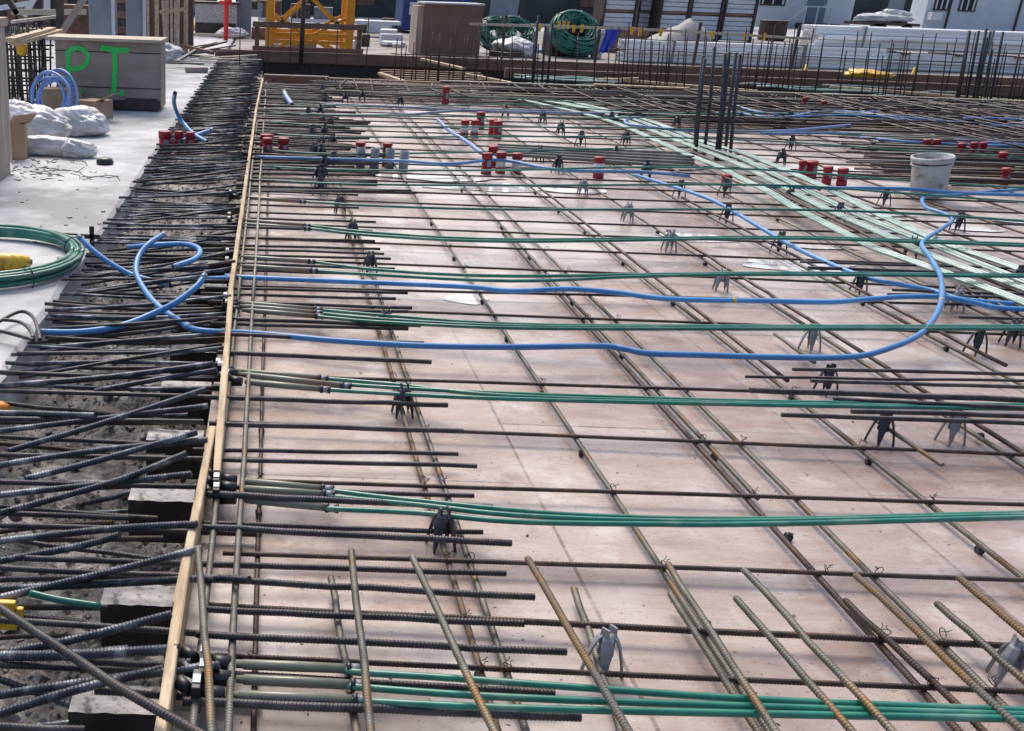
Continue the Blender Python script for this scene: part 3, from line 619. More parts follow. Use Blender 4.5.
# ------------------------------------------------------------ blue conduits
def tube(pts, r, m, name, label, cat, group=None, seg=8, n=10, cut=None):
    w = smooth_path([P(*p) for p in pts], seg)
    mb = MB(); mb.sweep(w, r, n)
    o = mb.build(name, m, smooth=True); tag(o, label, cat, group)
    for f in cut or []:
        k = int(f*(len(w)-2)); a, b = w[k], w[k+1]; d = (b-a).normalized()
        mb = MB(); c = Vector(wloc(o)); mb.sweep([a, a+d*.02], r*1.04, n); mb.build('tape_mark', 'yellow', o, True)
    if group and 'loose' in group:
        for a, b in ((w[0], w[1]), (w[-1], w[-2])):
            d = (b-a).normalized(); mb = MB(); mb.sweep([a-d*.001, a+d*.035], r*1.03, n, 0); mb.sweep([a-d*.0015, a-d*.001], r*.8, n, 1); mb.build('cut_end', ['greyhose', 'black'], o, True)
    return o
cg = 'blue conduits laid over the bars'
tube([(225, 276, .07), (256, 278, .08), (383, 283, .1), (470, 287, .12), (512, 291, .12), (570, 289, .13), (620, 293, .13), (670, 299, .13), (768, 301, .13), (830, 302, .13), (870, 299, .13), (900, 297, .14), (940, 297, .14), (975, 303, .12), (1000, 308, .11), (1060, 311, .11)], .0145, 'blue', 'conduit', 'straighter blue conduit crossing the deck, farther of the two', 'conduit', cg, cut=[.52])
tube([(185, 326, .08), (205, 331, .1), (256, 333.5, .08), (340, 341, .1), (430, 346, .11), (512, 347, .12), (600, 346, .12), (625, 349, .12), (650, 353.5, .12), (700, 355, .12), (768, 357, .12), (850, 357, .12), (890, 348, .13), (920, 334, .14), (936, 315, .15), (942, 296, .17), (940, 275, .17), (930, 257, .16), (922, 243, .15), (938, 231, .14), (952, 221, .14), (945, 214, .13), (927, 208, .13), (922, 200, .13), (930, 196, .12), (955, 195, .11), (1000, 191, .11), (1060, 187, .11)], .0145, 'blue', 'conduit', 'long blue conduit curving back on itself at the right of the deck', 'conduit', cg, cut=[.06, .55])
tube([(635, 175, .1), (690, 192, .12), (720, 204, .12), (768, 232, .11), (800, 250, .1), (850, 272, .1), (880, 281, .1), (930, 290, .1), (960, 299, .1), (1000, 303, .09), (1060, 306, .09)], .0145, 'blue', 'conduit', 'blue conduit slanting down from the column bars to the right edge', 'conduit', cg)
tube([(438, 120, .1), (450, 131, .12), (470, 144, .14), (480, 152, .12), (500, 161, .1)], .022, 'bluehose', 'conduit', 'short pale blue conduit slanting between red sleeves, upper middle', 'conduit', cg)
tube([(258, 157, .1), (290, 158, .12), (400, 161, .12), (450, 164, .13), (500, 160, .13), (560, 170, .13), (640, 172, .1), (690, 176, .1)], .016, 'farblue', 'conduit', 'blue conduit crossing far behind the grey pipe stubs', 'conduit', cg)
tube([(320, 104, .1), (400, 107, .14), (480, 111, .14), (560, 113, .12), (640, 114, .1)], .02, 'greyhose', 'conduit', 'upper grey blue conduit crossing the far deck', 'conduit', cg)
tube([(300, 115, .1), (400, 115, .14), (470, 110, .14), (560, 111, .12)], .018, 'greyhose', 'conduit', 'lower grey blue conduit crossing the far deck and joining the upper', 'conduit', cg)
tube([(648, 116, .1), (628, 119, .12), (628, 124, .13), (660, 128, .13), (700, 131, .12), (780, 131, .12), (850, 125, .12)], .016, 'bluehose', 'conduit', 'pale blue conduit with a hairpin bend left of the column bars', 'conduit', cg)
tube([(760, 186, .1), (830, 188, .13), (910, 189, .13), (960, 193, .12), (1060, 196, .1)], .016, 'blue', 'conduit', 'blue conduit passing behind the foot of the bucket', 'conduit', cg)
for i, (p) in enumerate([[(730, 112), (780, 115), (830, 113), (900, 117), (1000, 122), (1040, 121)], [(760, 131), (830, 133), (900, 138), (1030, 143)], [(945, 115), (1000, 121), (1050, 121)], [(780, 117), (860, 118), (940, 121), (1050, 127)], [(730, 106), (760, 113), (800, 111), (880, 114)], [(860, 140), (930, 141), (1040, 146)]]):
    tube([(x, y+3*math.sin(j*2.1+i), .13+.03*(j % 2)) for j, (x, y) in enumerate(p)], .017, 'farblue', 'conduit', 'far blue conduit half hidden in the dense bars at upper right', 'conduit', 'blue conduits in the dense bars at upper right', seg=4, n=6)
lg = 'loose blue conduit ends over the pit'
tube([(78, 236, .22), (95, 252, .15), (115, 266, .09), (135, 276, .05), (170, 285, .03)], .0165, 'blue', 'conduit', 'loose blue conduit end reaching up beside the green coil', 'conduit', lg)
tube([(164, 234, .24), (150, 243, .22), (139, 256, .17), (136, 271, .13), (142, 286, .1), (155, 303, .08), (170, 315, .07), (190, 327, .08)], .0165, 'blue', 'conduit', 'loose blue conduit curving up in a bow left of the edge board', 'conduit', lg)
tube([(128, 247, .06), (150, 245.5, .12), (180, 244, .15), (196, 247, .16), (200, 253, .16), (193, 260, .15), (173, 267, .13)], .0165, 'blue', 'conduit', 'loose blue conduit bent into a small hook above the pit', 'conduit', lg)
tube([(205, 275, .24), (196, 287, .2), (175, 303, .14), (150, 315, .09), (120, 326, .06), (80, 332, .04), (40, 332, .03)], .0165, 'blue', 'conduit', 'loose blue conduit rising to a cut end right of the crossing', 'conduit', lg)
tube([(150, 277, -.02), (165, 278, .0), (190, 279, .02), (232, 278, .07)], .015, 'blue', 'conduit', 'blue conduit lying low between the pit bars by the edge board', 'conduit', lg)
tube([(175, 93, .55), (174, 103, .42), (178, 115, .26), (185, 125, .16), (195, 135, .1), (207, 142, .07)], .022, 'blue', 'conduit', 'blue conduit standing up at the far slab edge', 'conduit', lg)
tube([(213, 130, .14), (200, 134, .1), (182, 141, .06)], .024, 'bluehose', 'conduit', 'short dull blue conduit beside the upright one at the slab edge', 'conduit', lg)
tube([(284, 92, .2), (287, 98, .14), (292, 105, .08)], .035, 'bluehose', 'conduit', 'stubby pale blue conduit near the rear left of the deck', 'conduit', lg)
tube([(30, 593, .05), (60, 600, .04), (100, 606, .03)], .0105, 'green', 'tendon', 'short green sheath end lying in the pit at lower left', 'tendon')

# ------------------------------------------------------------ plastic chairs
HCH = .135
def chair_parts():
    hub = MB(); legs = []
    # two crossed plates joined round a window, open saddle on top
    for s in (-1, 1):
        hub.add([(s*.004-.0025, -.017, .06), (s*.004+.0025, -.017, .06), (s*.004+.0025, .017, .06), (s*.004-.0025, .017, .06),
                 (s*.011-.0025, -.013, .085), (s*.011+.0025, -.013, .085), (s*.011+.0025, .013, .085), (s*.011-.0025, .013, .085),
                 (s*.013-.0025, -.011, HCH), (s*.013+.0025, -.011, HCH), (s*.013+.0025, .011, HCH-.002), (s*.013-.0025, .011, HCH-.002)],
                [(0, 3, 2, 1), (0, 1, 5, 4), (1, 2, 6, 5), (2, 3, 7, 6), (3, 0, 4, 7), (4, 5, 9, 8), (5, 6, 10, 9), (6, 7, 11, 10), (7, 4, 8, 11), (8, 9, 10, 11)])
    hub.box(-.016, .016, -.012, .012, .104, .116); hub.box(-.012, .012, -.015, .015, .055, .07)
    for k in range(4):
        a = math.pi/4+k*math.pi/2; c, s = math.cos(a), math.sin(a); mb = MB()
        prof = [(.008, .118, .009), (.019, .108, .0135), (.029, .086, .0145), (.036, .058, .0115), (.042, .028, .007), (.046, .0, .002)]
        vs = []
        for r, z, w in prof:
            for dr, dw in ((-.003, -w), (.002, -w), (.005, 0), (.002, w), (-.003, w)):
                rr = r+dr; vs.append((c*rr-s*dw, s*rr+c*dw, z))
        fs = [(i*5+j, i*5+(j+1) % 5, (i+1)*5+(j+1) % 5, (i+1)*5+j) for i in range(5) for j in range(5)]+[(4, 3, 2, 1, 0), (25, 26, 27, 28, 29)]
        mb.add(vs, fs); legs.append(mb)
    return hub, legs
def make_chair(m, label, loc, group):
    t = empty('rebar_chair', (0, 0, 0), label, 'rebar chair', group)
    hub, legs = chair_parts(); hub.build('saddle', m, t)
    for l in legs: l.build('leg', m, t)
    t.location = loc; return t
cgp = 'plastic chairs propping up the tendons'
chn = [(605, 681, 'g', 'pale grey plastic chair wired under the second cross bar at the bottom'), (1014, 690, 'g', 'pale grey plastic chair cut by the right edge at the bottom'), (442, 552, 'd', 'black plastic chair just above the bottom row of bars at left'),
       (403, 418, 'd', 'black plastic chair under the third green bundle at left'), (385, 335, 'd', 'black plastic chair between the blue conduits at left'), (883, 447, 'd', 'tall looking black plastic chair right of centre below the bar cluster'),
       (828, 396, 'd', 'black plastic chair under the third green bundle at right'), (954, 446, 'g', 'grey plastic chair standing free under the bar cluster at right'), (812, 352, 'g', 'grey plastic chair under the fourth green bundle'),
       (978, 356, 'd', 'black plastic chair under the fourth green bundle near the right edge'), (1013, 347, 'd', 'black plastic chair at the right edge under the fourth green bundle'), (722, 292, 'g', 'grey plastic chair under the fifth green bundle'),
       (860, 295, 'd', 'black plastic chair where the fifth green bundle meets the blue conduit'), (957, 312, 'g', 'small grey plastic chair under the blue conduit at right'), (670, 252, 'g', 'grey plastic chair under the sixth green bundle'),
       (780, 254, 'd', 'black plastic chair under the sixth green bundle beside the slanting conduit'), (628, 222, 'g', 'grey plastic chair under the seventh green bundle'), (727, 224, 'd', 'black plastic chair under the seventh green bundle beside the slanting conduit'),
       (583, 196, 'g', 'grey plastic chair under the first far green tendon'), (680, 198, 'd', 'black plastic chair under the first far green tendon left of the slanting conduit'), (912, 258, 'd', 'black plastic chair left of the blue bend between green bands'),
       (959, 232, 'd', 'black plastic chair right of the blue bend'), (839, 222, 'd', 'black plastic chair standing among the pale green bands'), (885, 207, 'd', 'black plastic chair in front left of the bucket'),
       (1019, 290, 'd', 'black plastic chair at the right edge beside the green bands'), (370, 275, 'd', 'black plastic chair under the fifth green bundle at left'), (352, 242, 'd', 'black plastic chair under the sixth green bundle at left'), (340, 214, 'd', 'black plastic chair under the seventh green bundle at left'), (725, 197, 'd', 'black plastic chair just left of the pale green bands'), (790, 205, 'd', 'black plastic chair between the first two pale green bands')]
cd = make_chair('chairdark', '', (0, 0, -50), cgp); cgr = make_chair('chairgrey', '', (0, 0, -50), cgp)
usd = {'d': cd, 'g': cgr}; first = {'d': True, 'g': True}
for x, y, kd, l in chn:
    src = usd[kd]; p = P(x, y, 0)+Vector((0, .03, 0)); rz = R(-.5, .5); s = 1.0+(.14 if p.y > 6 else .06)
    if first[kd]: o = src; first[kd] = False; o.location = p; o.rotation_euler = (0, 0, rz); o.scale = (s,)*3
    else: o = copy_tree(src, p, rz, sc_=s)
    o['label'] = l
hub, legs = chair_parts(); 
for l in legs:
    hub.add(l.v, l.f)
fc = hub.build('rebar_chair', 'chairdark', smooth=False); tag(fc, 'small dark plastic chair in the far part of the deck', 'rebar chair', 'small chairs in the far part of the deck')
fp = [(542, 124), (560, 135), (580, 146), (538, 162), (557, 173), (614, 163), (645, 178), (610, 125), (676, 128), (625, 145), (505, 118), (460, 103), (400, 107), (345, 104), (362, 102), (330, 130), (332, 150), (333, 170), (510, 100), (690, 112), (780, 165), (790, 150), (870, 158), (575, 105), (640, 105)]+[(322+int(3*math.sin(i*2)), 96+i*11) for i in range(10)]+[(308, 120), (312, 140), (314, 160), (318, 185)]
for i, (x, y) in enumerate(fp):
    o = fc if i == 0 else fc.copy()
    if i: C.objects.link(o)
    o.location = P(x, y, 0); o.rotation_euler = (0, 0, R(0, 1.5)); o.scale = (1.3,)*3

# wheel spacers on the lower bars
mb = MB()
for s in (-1, 1):
    pts = [(s*.009, math.cos(a)*.017, .019+math.sin(a)*.017) for a in [2*math.pi*i/12 for i in range(13)]]; mb.sweep(pts, .005, 5)
mb.sweep([(-.012, 0, .019), (.012, 0, .019)], .011, 8)
for k in range(6):
    a = k*math.pi/3; mb.sweep([(-.009, math.cos(a)*.017, .019+math.sin(a)*.017), (.009, math.cos(a)*.017, .019+math.sin(a)*.017)], .003, 5)
    mb.sweep([(0, math.cos(a)*.006, .019+math.sin(a)*.006), (0, math.cos(a)*.02, .019+math.sin(a)*.02)], .003, 5)
sp = mb.build('wheel_spacer', 'chairdark', smooth=True)
LX = [a[0] for a in lngs]+[5.25+.58*i for i in range(12)]
sps = [(582, 456), (712, 458), (547, 396), (867, 463), (792, 538), (527, 259), (581, 234), (619, 265), (556, 213), (532, 194), (656, 234), (704, 265), (569, 305), (671, 305), (621, 359), (422, 225), (452, 260), (482, 303), (510, 341), (500, 229), (463, 192), (978, 552), (696, 650), (485, 677), (258, 517), (260, 433), (866, 305), (760, 400), (1013, 440), (935, 350), (810, 222)]
for i, (x, y) in enumerate(sps):
    o = sp if i == 0 else sp.copy()
    if i: C.objects.link(o)
    p = P(x, y, 0); p.x = min(LX, key=lambda q: abs(q-p.x)); o.location = p; o.rotation_euler = (R(0, 1), 0, R(-.3, .3)); o.scale = (.68,)*3
    tag(o, 'tiny dark plastic wheel spacer threaded on a lower bar on the plywood', 'spacer', 'wheel spacers under the lower bars')
# tie wires at crossings
mb = MB()
pts = [(math.cos(a)*.0135, math.sin(a)*.0135*.7, math.sin(a)*.012) for a in [2*math.pi*i/9 for i in range(10)]]
mb.sweep(pts, .0013, 4); mb.sweep([(.010, -.004, .006), (.006, -.008, .012), (.008, -.014, .018)], .0012, 4); mb.sweep([(-.010, .004, .006), (.0, -.006, .011), (-.004, -.012, .014)], .0012, 4)
tw = mb.build('tie_wire', 'wire'); n = 0
for X in (-.125, -.045, .012, .585, .65, 1.235, 1.72, 1.875, 2.34, 2.9, 3.5):
    for Yt in TY[:10]:
        if X > .57*Yt+.75 or R(0, 1) < .3: continue
        o = tw if n == 0 else tw.copy()
        if n: C.objects.link(o)
        o.location = (X, Yt, .047); o.rotation_euler = (R(-.2, .2), R(-.2, .2), R(0, 6)); n += 1
        tag(o, 'thin twisted tie wire where two bars cross on the deck', 'tie wire', 'tie wires at the bar crossings')

# ------------------------------------------------------------ red capped sleeves, grey stubs, bucket
def pipe_sleeve(base, r, h, label, group, lab=False, low=True):
    t = empty('pipe_sleeve', base, label, 'pipe sleeve', group); x, y, z = base
    mb = MB(); mb.lathe(base, [(r*.95, 0), (r*.97, .008), (r*.97, h*.28), (r*.9, h*.3)], 14); mb.build('base', 'red', t, True)
    mb = MB(); mb.lathe((x, y, z), [(r*.9, h*.3), (r*.9, h*.74)], 14); mb.build('body', 'red' if not lab else 'white', t, True)
    if not lab:
        mb = MB(); mb.box(x-r*.1, x+r*.6, y-r*.93, y-r*.905, z+h*.36, z+h*.68); mb.build('label_patch', 'greypipe', t)
    mb = MB(); mb.lathe((x, y, z), [(r*.94, h*.72), (r*1.0, h*.73), (r*1.0, h*.98), (r*.95, h), (r*.2, h)], 14); mb.build('cap', 'red', t, True)
    return t
rs = [(445, 105, .055, 0, 'lone red sleeve near the rear plank'), (480, 128, .055, 0, 'red sleeve standing behind the two with white labels'), (464, 137, .05, 1, 'red sleeve with white label, left of the farther pair'), (474, 137, .05, 1, 'red sleeve with white label, right of the farther pair'),
      (497, 138, .055, 0, 'fatter red sleeve right of the farther pair'), (492, 136, .05, 0, 'red sleeve half hidden by the fatter one'), (492, 166, .05, 0, 'red sleeve behind the nearer group of three'), (486, 174, .052, 0, 'leftmost red sleeve of the nearer group of three'),
      (500, 173, .05, 1, 'middle red sleeve with white label of the nearer group'), (516, 174, .05, 1, 'rightmost red sleeve with white label of the nearer group'), (598, 178, .052, 1, 'lone red sleeve with white label in the middle of the deck'),
      (726, 186, .05, 0, 'red sleeve at the foot of the column bars'), (810, 178, .065, 0, 'tallest of the red sleeves left of the bucket'), (826, 184, .05, 0, 'middle red sleeve left of the bucket'), (841, 186, .055, 0, 'red sleeve nearest the bucket on its left'), (801, 178, .04, 0, 'small red sleeve at the left of the bucket group'),
      (925, 158, .05, 0, 'red sleeve directly behind the bucket rim, left one'), (935, 158, .05, 0, 'red sleeve directly behind the bucket rim, right one'), (959, 162, .05, 0, 'red sleeve first to the right of the bucket'), (972, 161, .048, 0, 'red sleeve second to the right of the bucket'), (981, 161, .045, 0, 'red sleeve third to the right of the bucket'),
      (1000, 172, .05, 0, 'red sleeve upper of two at the far right'), (1003, 190, .045, 0, 'red sleeve lower of two at the far right'), (804, 112, .05, 0, 'far red sleeve in the dense bars, left one'), (822, 116, .05, 0, 'far red sleeve in the dense bars, right one'),
      (266, 154, .07, 0, 'wide red sleeve beside the far edge board'), (267, 158, .05, 0, 'smaller red sleeve in front of the wide one by the edge board'), (283, 158, .058, 0, 'red sleeve right of the pair by the edge board')]
for x, y, r, lab, l in rs:
    h = .2 if y > 120 else .27
    if x > 900: h = .25
    if x > 790: r *= .86
    p = P(x, y, 0); t = pipe_sleeve(p, r, h*(.55 if 'foot of the column' in l else (.85 if x > 790 else 1)), l, 'red capped pipe sleeves on the deck', lab); t.rotation_euler = (R(-.04, .04), -.00018*max(0, x-300), 0)
for x, y, r, l in [(165, 155, .07, 'widest red sleeve over the pit, nearest the slab'), (179, 155, .05, 'middle red sleeve over the pit'), (190, 156, .05, 'red sleeve over the pit farthest from the slab')]:
    p = P(x, y, -.1); p.z = -.1; pipe_sleeve(p, r, .25, l, 'red sleeves over the pit')
for i, (x, y, cap, l) in enumerate([(360, 167, 1, 'leftmost grey pipe stub with a red rim behind'), (374, 168, 0, 'second grey pipe stub from the left'), (389, 168, 1, 'third grey pipe stub with red tube beside it'), (403, 171, 0, 'rightmost grey pipe stub')]):
    p = P(x, y, 0); t = empty('pipe_stub', p, l, 'pipe stub', 'grey pipe stubs on the deck')
    mb = MB(); mb.lathe(p, [(.044, 0), (.044, .19), (.036, .19), (.036, .15)], 14); mb.build('pipe', 'greypipe', t, True)
    if cap:
        q = p+Vector((-.02 if i else .0, .09, 0)); mb = MB(); mb.lathe(q, [(.042, 0), (.042, .2), (.05, .2), (.05, .225), (.02, .225)], 12); mb.build('red_tube', 'red', t, True)
p = P(927, 199, 0)
t = empty('bucket', p, 'dirty white plastic bucket standing on the bars at right', 'bucket')
mb = MB(); mb.lathe(p+Vector((0, 0, .03)), [(.156, 0), (.163, .01), (.176, .28), (.176, .3), (.17, .3), (.15, .05)], 28); mb.build('body', 'bucket', t, True); t.rotation_euler = (0, -.13, 0); t.scale = (.86, .86, .98)
mb = MB(); q = p+Vector((0, 0, .03)); mb.lathe(q, [(.182, .315), (.192, .318), (.196, .34), (.201, .355), (.194, .368), (.182, .368), (.18, .35), (.17, .31)], 28); mb.build('rim', 'bucket', t, True)
mb = MB(); mb.lathe(q, [(.178, .285), (.190, .287), (.190, .3), (.178, .302)], 28); mb.build('ridge', 'bucket', t, True)

# ------------------------------------------------------------ column cages and vertical dowels
def cage(base, offs, h, lean, label, r=.016):
    c = P(*base, 0); t = empty('column_bars', c, label, 'column bars', 'upright column bars')
    for dx, dy, dh in offs:
        mb = MB(); mb.sweep([c+Vector((dx, dy, .0)), c+Vector((dx+lean*.5+R(-.01, .01), dy, (h+dh)*.5)), c+Vector((dx+lean+R(-.015, .015), dy, h+dh))], r, 7); mb.build('upright_bar', 'darkbar', t, True)
    return t
cage((716, 159), [(-.2, .06, -.06), (-.14, .25, -.04), (-.025, -.05, .0), (.012, -.04, .02), (-.01, .3, .05), (.15, .0, .0), (.2, .25, 0)], 1.1, -.10, 'tall cluster of black column bars standing right of centre on the deck', .0185)
cage((541, 91), [(-.16, 0, 0), (-.1, .2, .1), (-.02, -.1, -.05), (.1, 0, 0), (.16, .2, 0)], 1.15, -.06, 'slim cluster of black column bars rising at the rear plank', .02)
cage((974, 106), [(-.3, 0, 0), (-.2, .2, .0), (-.1, -.1, .05), (-.02, .2, 0), (.02, 0, -.1), (.1, .1, 0), (.2, -.1, .0), (.3, .2, -.3)], 1.25, -.12, 'thick cluster of black column bars rising at the far right', .022)
vd = MB(); vd.sweep([(0, 0, -.1), (0, 0, 1)], .011, 5)
v0 = vd.build('dowel_bar', 'darksteel', smooth=True); cnt = 0
def vbar(x, y, h, label, group):
    global cnt
    o = v0 if cnt == 0 else v0.copy()
    if cnt: C.objects.link(o)
    cnt += 1; o.location = (x, y, 0); o.scale = (1, 1, h); o.rotation_euler = (R(-.03, .03), R(-.13, -.05) if x > 4 else R(-.05, .02), 0); tag(o, label, 'dowel bar', group)
v0.data.transform(Matrix.Identity(4))
x = 5.9
while x < 15:
    vbar(x, 18.1+R(-.1, .1), R(.7, 1.0), 'thin upright dowel in the long row along the rear plank at right', 'long row of upright dowels along the rear plank')
    x += R(.05, .16) if math.sin(x*3.1) > -.2 else R(.2, .45)
x = 6.8
while x < 18:
    vbar(x, 20.6+R(-.1, .1), R(.9, 1.08), 'thin upright dowel in the second row behind the rear plank', 'second row of upright dowels behind the rear plank')
    x += R(.22, .4)
x = 2.3
while x < 4.9:
    for yy in (18.3, 19.4):
        vbar(x+R(-.03, .03), yy, R(.75, 1.0) if 2.6 < x < 4.3 else R(.5, .8), 'thin upright dowel in front of the brown box', 'upright dowels in front of the brown box')
    x += .22
for x, y in ((-.05, 18.4), (-.6, 20.4), (.35, 18.6), (4.6, 18.2), (5.0, 18.2), (5.4, 18.3), (5.7, 18.2), (1.2, 18.8), (1.7, 18.4)):
    vbar(x, y, R(.8, 1.1), 'single upright dowel standing apart behind the rear plank', 'scattered upright dowels behind the rear plank')
for i, (a, b) in enumerate([((5.8, 18.08, .76), (15, 18.08, .72)), ((6.8, 20.58, .84), (18, 20.58, .8)), ((2.1, 18.28, .55), (4.7, 18.28, .55)), ((5.8, 18.08, .35), (15, 18.08, .35))]):
    mb = MB(); mb.sweep(wob(a, b, 12, .03), .009, 5); tag(mb.build('tie_bar', 'darksteel', smooth=True), ['upper thin level bar tying the long row of upright dowels', 'thin level bar tying the second row of dowels', 'thin level bar tying the dowels in front of the brown box', 'lower thin level bar tying the long row of upright dowels'][i], 'tie bar', 'level tie bars on the upright dowels')

# ------------------------------------------------------------ rear planks and rails
def plank(a, b, w, h, m, label, name='plank', cat='plank', group=None):
    mb = MB(); mb.beam(a, b, w, h); return tag(mb.build(name, m, bevel=.004), label, cat, group)
pg = 'planks along the rear of the deck'
plank((-.1, 17.66, .08), (1.0, 17.66, .08), .04, .17, 'redply', 'thin rear plank section next to the edge board', group=pg)
plank((1.0, 17.62, .1), (2.9, 17.62, .09), .12, .13, 'brownwood', 'warm brown rear plank section left of centre', group=pg)
plank((2.9, 17.66, .08), (8.0, 17.6, .08), .05, .17, 'redply', 'long grey rear plank section in the middle', group=pg)
for a_, b_, l_ in (((-.1, 17.66, .175), (1.0, 17.66, .175), 'short pale capping strip next to the edge board'), ((2.9, 17.66, .175), (7.9, 17.6, .175), 'pale capping strip along the middle of the rear plank'), ((7.9, 17.6, .175), (15, 17.5, .175), 'pale capping strip along the right of the rear plank')):
    plank(a_, b_, .07, .018, 'woodx', l_, name='capping_strip', cat='capping strip', group='capping strips on the rear plank')
plank((5.5, 17.6, .2), (7.1, 17.58, .19), .14, .03, 'wood', 'tan board lying on the rear plank', group=pg)
plank((8.0, 17.6, .08), (15, 17.5, .08), .05, .17, 'redply', 'long pale rear plank section at the right', group=pg)
plank((-1.25, 23.5, .09), (17, 23.3, .06), .1, .24, 'brownwood', 'long brown timber beam behind the rear dowels', name='timber_beam', cat='timber beam')
plank((5.0, 22.2, .0), (17, 22.0, .0), .1, .2, 'brownwood', 'lower brown timber beam in the trench behind the rear plank', name='timber_beam', cat='timber beam')
for i, (a, b) in enumerate([((2.1, 19.9, .08), (2.35, 18.4, .08)), ((3.3, 22.8, .18), (3.9, 21.0, .14)), ((3.8, 20.1, .1), (4.3, 18.5, .1)), ((6.4, 19.9, .12), (8.6, 18.3, .12)), ((6.0, 19.6, .1), (6.8, 19.2, .2)), ((10.5, 19.5, .15), (13.4, 18.2, .1))]):
    plank(a, b, .09, .05, 'wood', ['short pale stick left of the brown box foot', 'ribbed offcut in front of the brown box', 'pale stick right of the brown box foot', 'tan board slanting in the trench right of centre', 'short tan offcut in the trench', 'long tan board in the trench at right'][i], name='offcut', cat='timber offcut', group='timber offcuts in the rear trench')
mb = MB()
for i in range(5): mb.box(2.3, 4.4, 20.5+.3*i, 20.62+.3*i, -.15, -.06+.02*i)
# loose pale green sheaths behind the plank
for i in range(14):
    x = R(4.2, 5.8) if i < 7 else R(8.0, 11.5); y = R(18.4, 20.5); 
    mb2 = MB(); mb2.sweep(wob((x, y, .1), (x+R(1.2, 2.2), y+R(-.9, .9), .12), 6, .08), .018, 5)
    tag(mb2.build('tendon_offcut', 'pale_green', smooth=True), 'pale green sheath lying loose behind the rear plank', 'tendon offcut', 'loose sheaths behind the rear plank')
tag(mb.build('joist_stack', 'brownwood'), 'low stack of brown joists in the trench before the brown box', 'joist stack')

# ------------------------------------------------------------ things on the left slab
# PT box
c0 = P(55, 108, 0); c1 = P(160, 113, 0)
yf = 13.5; xL, xR, hB, dB = PD(56, 75, yf).x, PD(161, 75, yf).x, PD(100, 41, yf).z, .6
t = empty('plywood_box', (xL, yf, 0), 'grey brown plywood box sprayed with green letters P T on the slab', 'plywood box')
mb = MB(); mb.box(xL, xR, yf, yf+dB, .03, hB); mb.build('body', 'boxply', t, bevel=.01)
mb = MB(); mb.box(xL+.02, xR-.003, yf-.008, yf-.001, .03, .09); mb.box(xL+.55, xR-.01, yf-.0085, yf-.002, .0905, .14); mb.box(xL+.9, xR-.05, yf-.0085, yf-.002, .1405, .17); mb.build('damp_skirt', 'blockdark', t)
mb = MB(); mb.box(xL+.06, xR-.05, yf+.05, yf+dB-.05, 0, .03); mb.build('skid', 'blockdark', t)
mb = MB(); mb.box(xL-.1, xR+.02, yf-.1, yf+dB+.05, hB+.001, hB+.04); mb.build('lid', 'woodx', t, bevel=.005)
for z in (hB*.84, hB*.33):
    mb = MB(); mb.box(xL-.002, xR+.004, yf-.006, yf-.001, z, z+.012); mb.build('strap', 'black', t)
def bq(px, py):
    p = PD(px, py, yf-.009); return p
def stroke(pts, w, label):
    mb = MB(); w3 = smooth_path([bq(*q) for q in pts], 5); vs = []
    for i, p in enumerate(w3):
        d = (w3[min(i+1, len(w3)-1)]-w3[max(i-1, 0)]).normalized(); nrm = Vector((-d.z, 0, d.x)); ww = w/2*(1+.18*noise.noise((i*.5, w, 0)))
        vs += [p+nrm*ww, p-nrm*ww]
    mb.add(vs, [(2*i, 2*i+1, 2*i+3, 2*i+2) for i in range(len(w3)-1)]); mb.build('painted_letter', 'paint', t)
stroke([(68.5, 51), (68.2, 65), (69, 84)], .065, 'P')
yf_ = yf; yf = yf-.003
stroke([(66.5, 54), (70, 50), (78, 48), (86, 52), (87.5, 59), (84, 66), (77, 69), (70, 68.5)], .06, 'P')
yf = yf-.003
stroke([(100.5, 47.5), (108, 49), (116, 50), (129, 50.5)], .07, 'T')
yf = yf-.003
stroke([(114.5, 50), (115, 65), (114.5, 80), (113.5, 95)], .065, 'T')
stroke([(80, 91), (82, 91.5), (84, 92)], .055, '.')
stroke([(119.5, 92), (121.5, 93), (124, 93.5)], .07, '.')
yf = yf_
# tall plywood crate at the very left
t = empty('plywood_crate', (-2.6, 8.2, 0), 'weathered upright plywood crate cut by the left edge', 'crate')
pc = Vector((PD(17, 175, 8.9).x, 8.0, 0)); zc = PD(11, 17, 8.9).z
mb = MB(); mb.box(-3.1, pc.x-.02, pc.y+.1, pc.y+.85, .1, zc-.07); mb.build('panel', 'oldply', t, bevel=.008)
mb = MB(); mb.box(-3.12, pc.x, pc.y+.08, pc.y+.9, zc-.069, zc); mb.build('lid', 'oldply', t, bevel=.005)
mb = MB(); mb.box(-3.12, pc.x+.0, pc.y+.06, pc.y+.099, zc-.26, zc-.071); mb.build('batten', 'oldply', t, bevel=.004)
mb = MB(); mb.box(pc.x-.12, pc.x-.03, pc.y+.12, pc.y+.8, 0, .099); mb.build('skid', 'boxply', t)
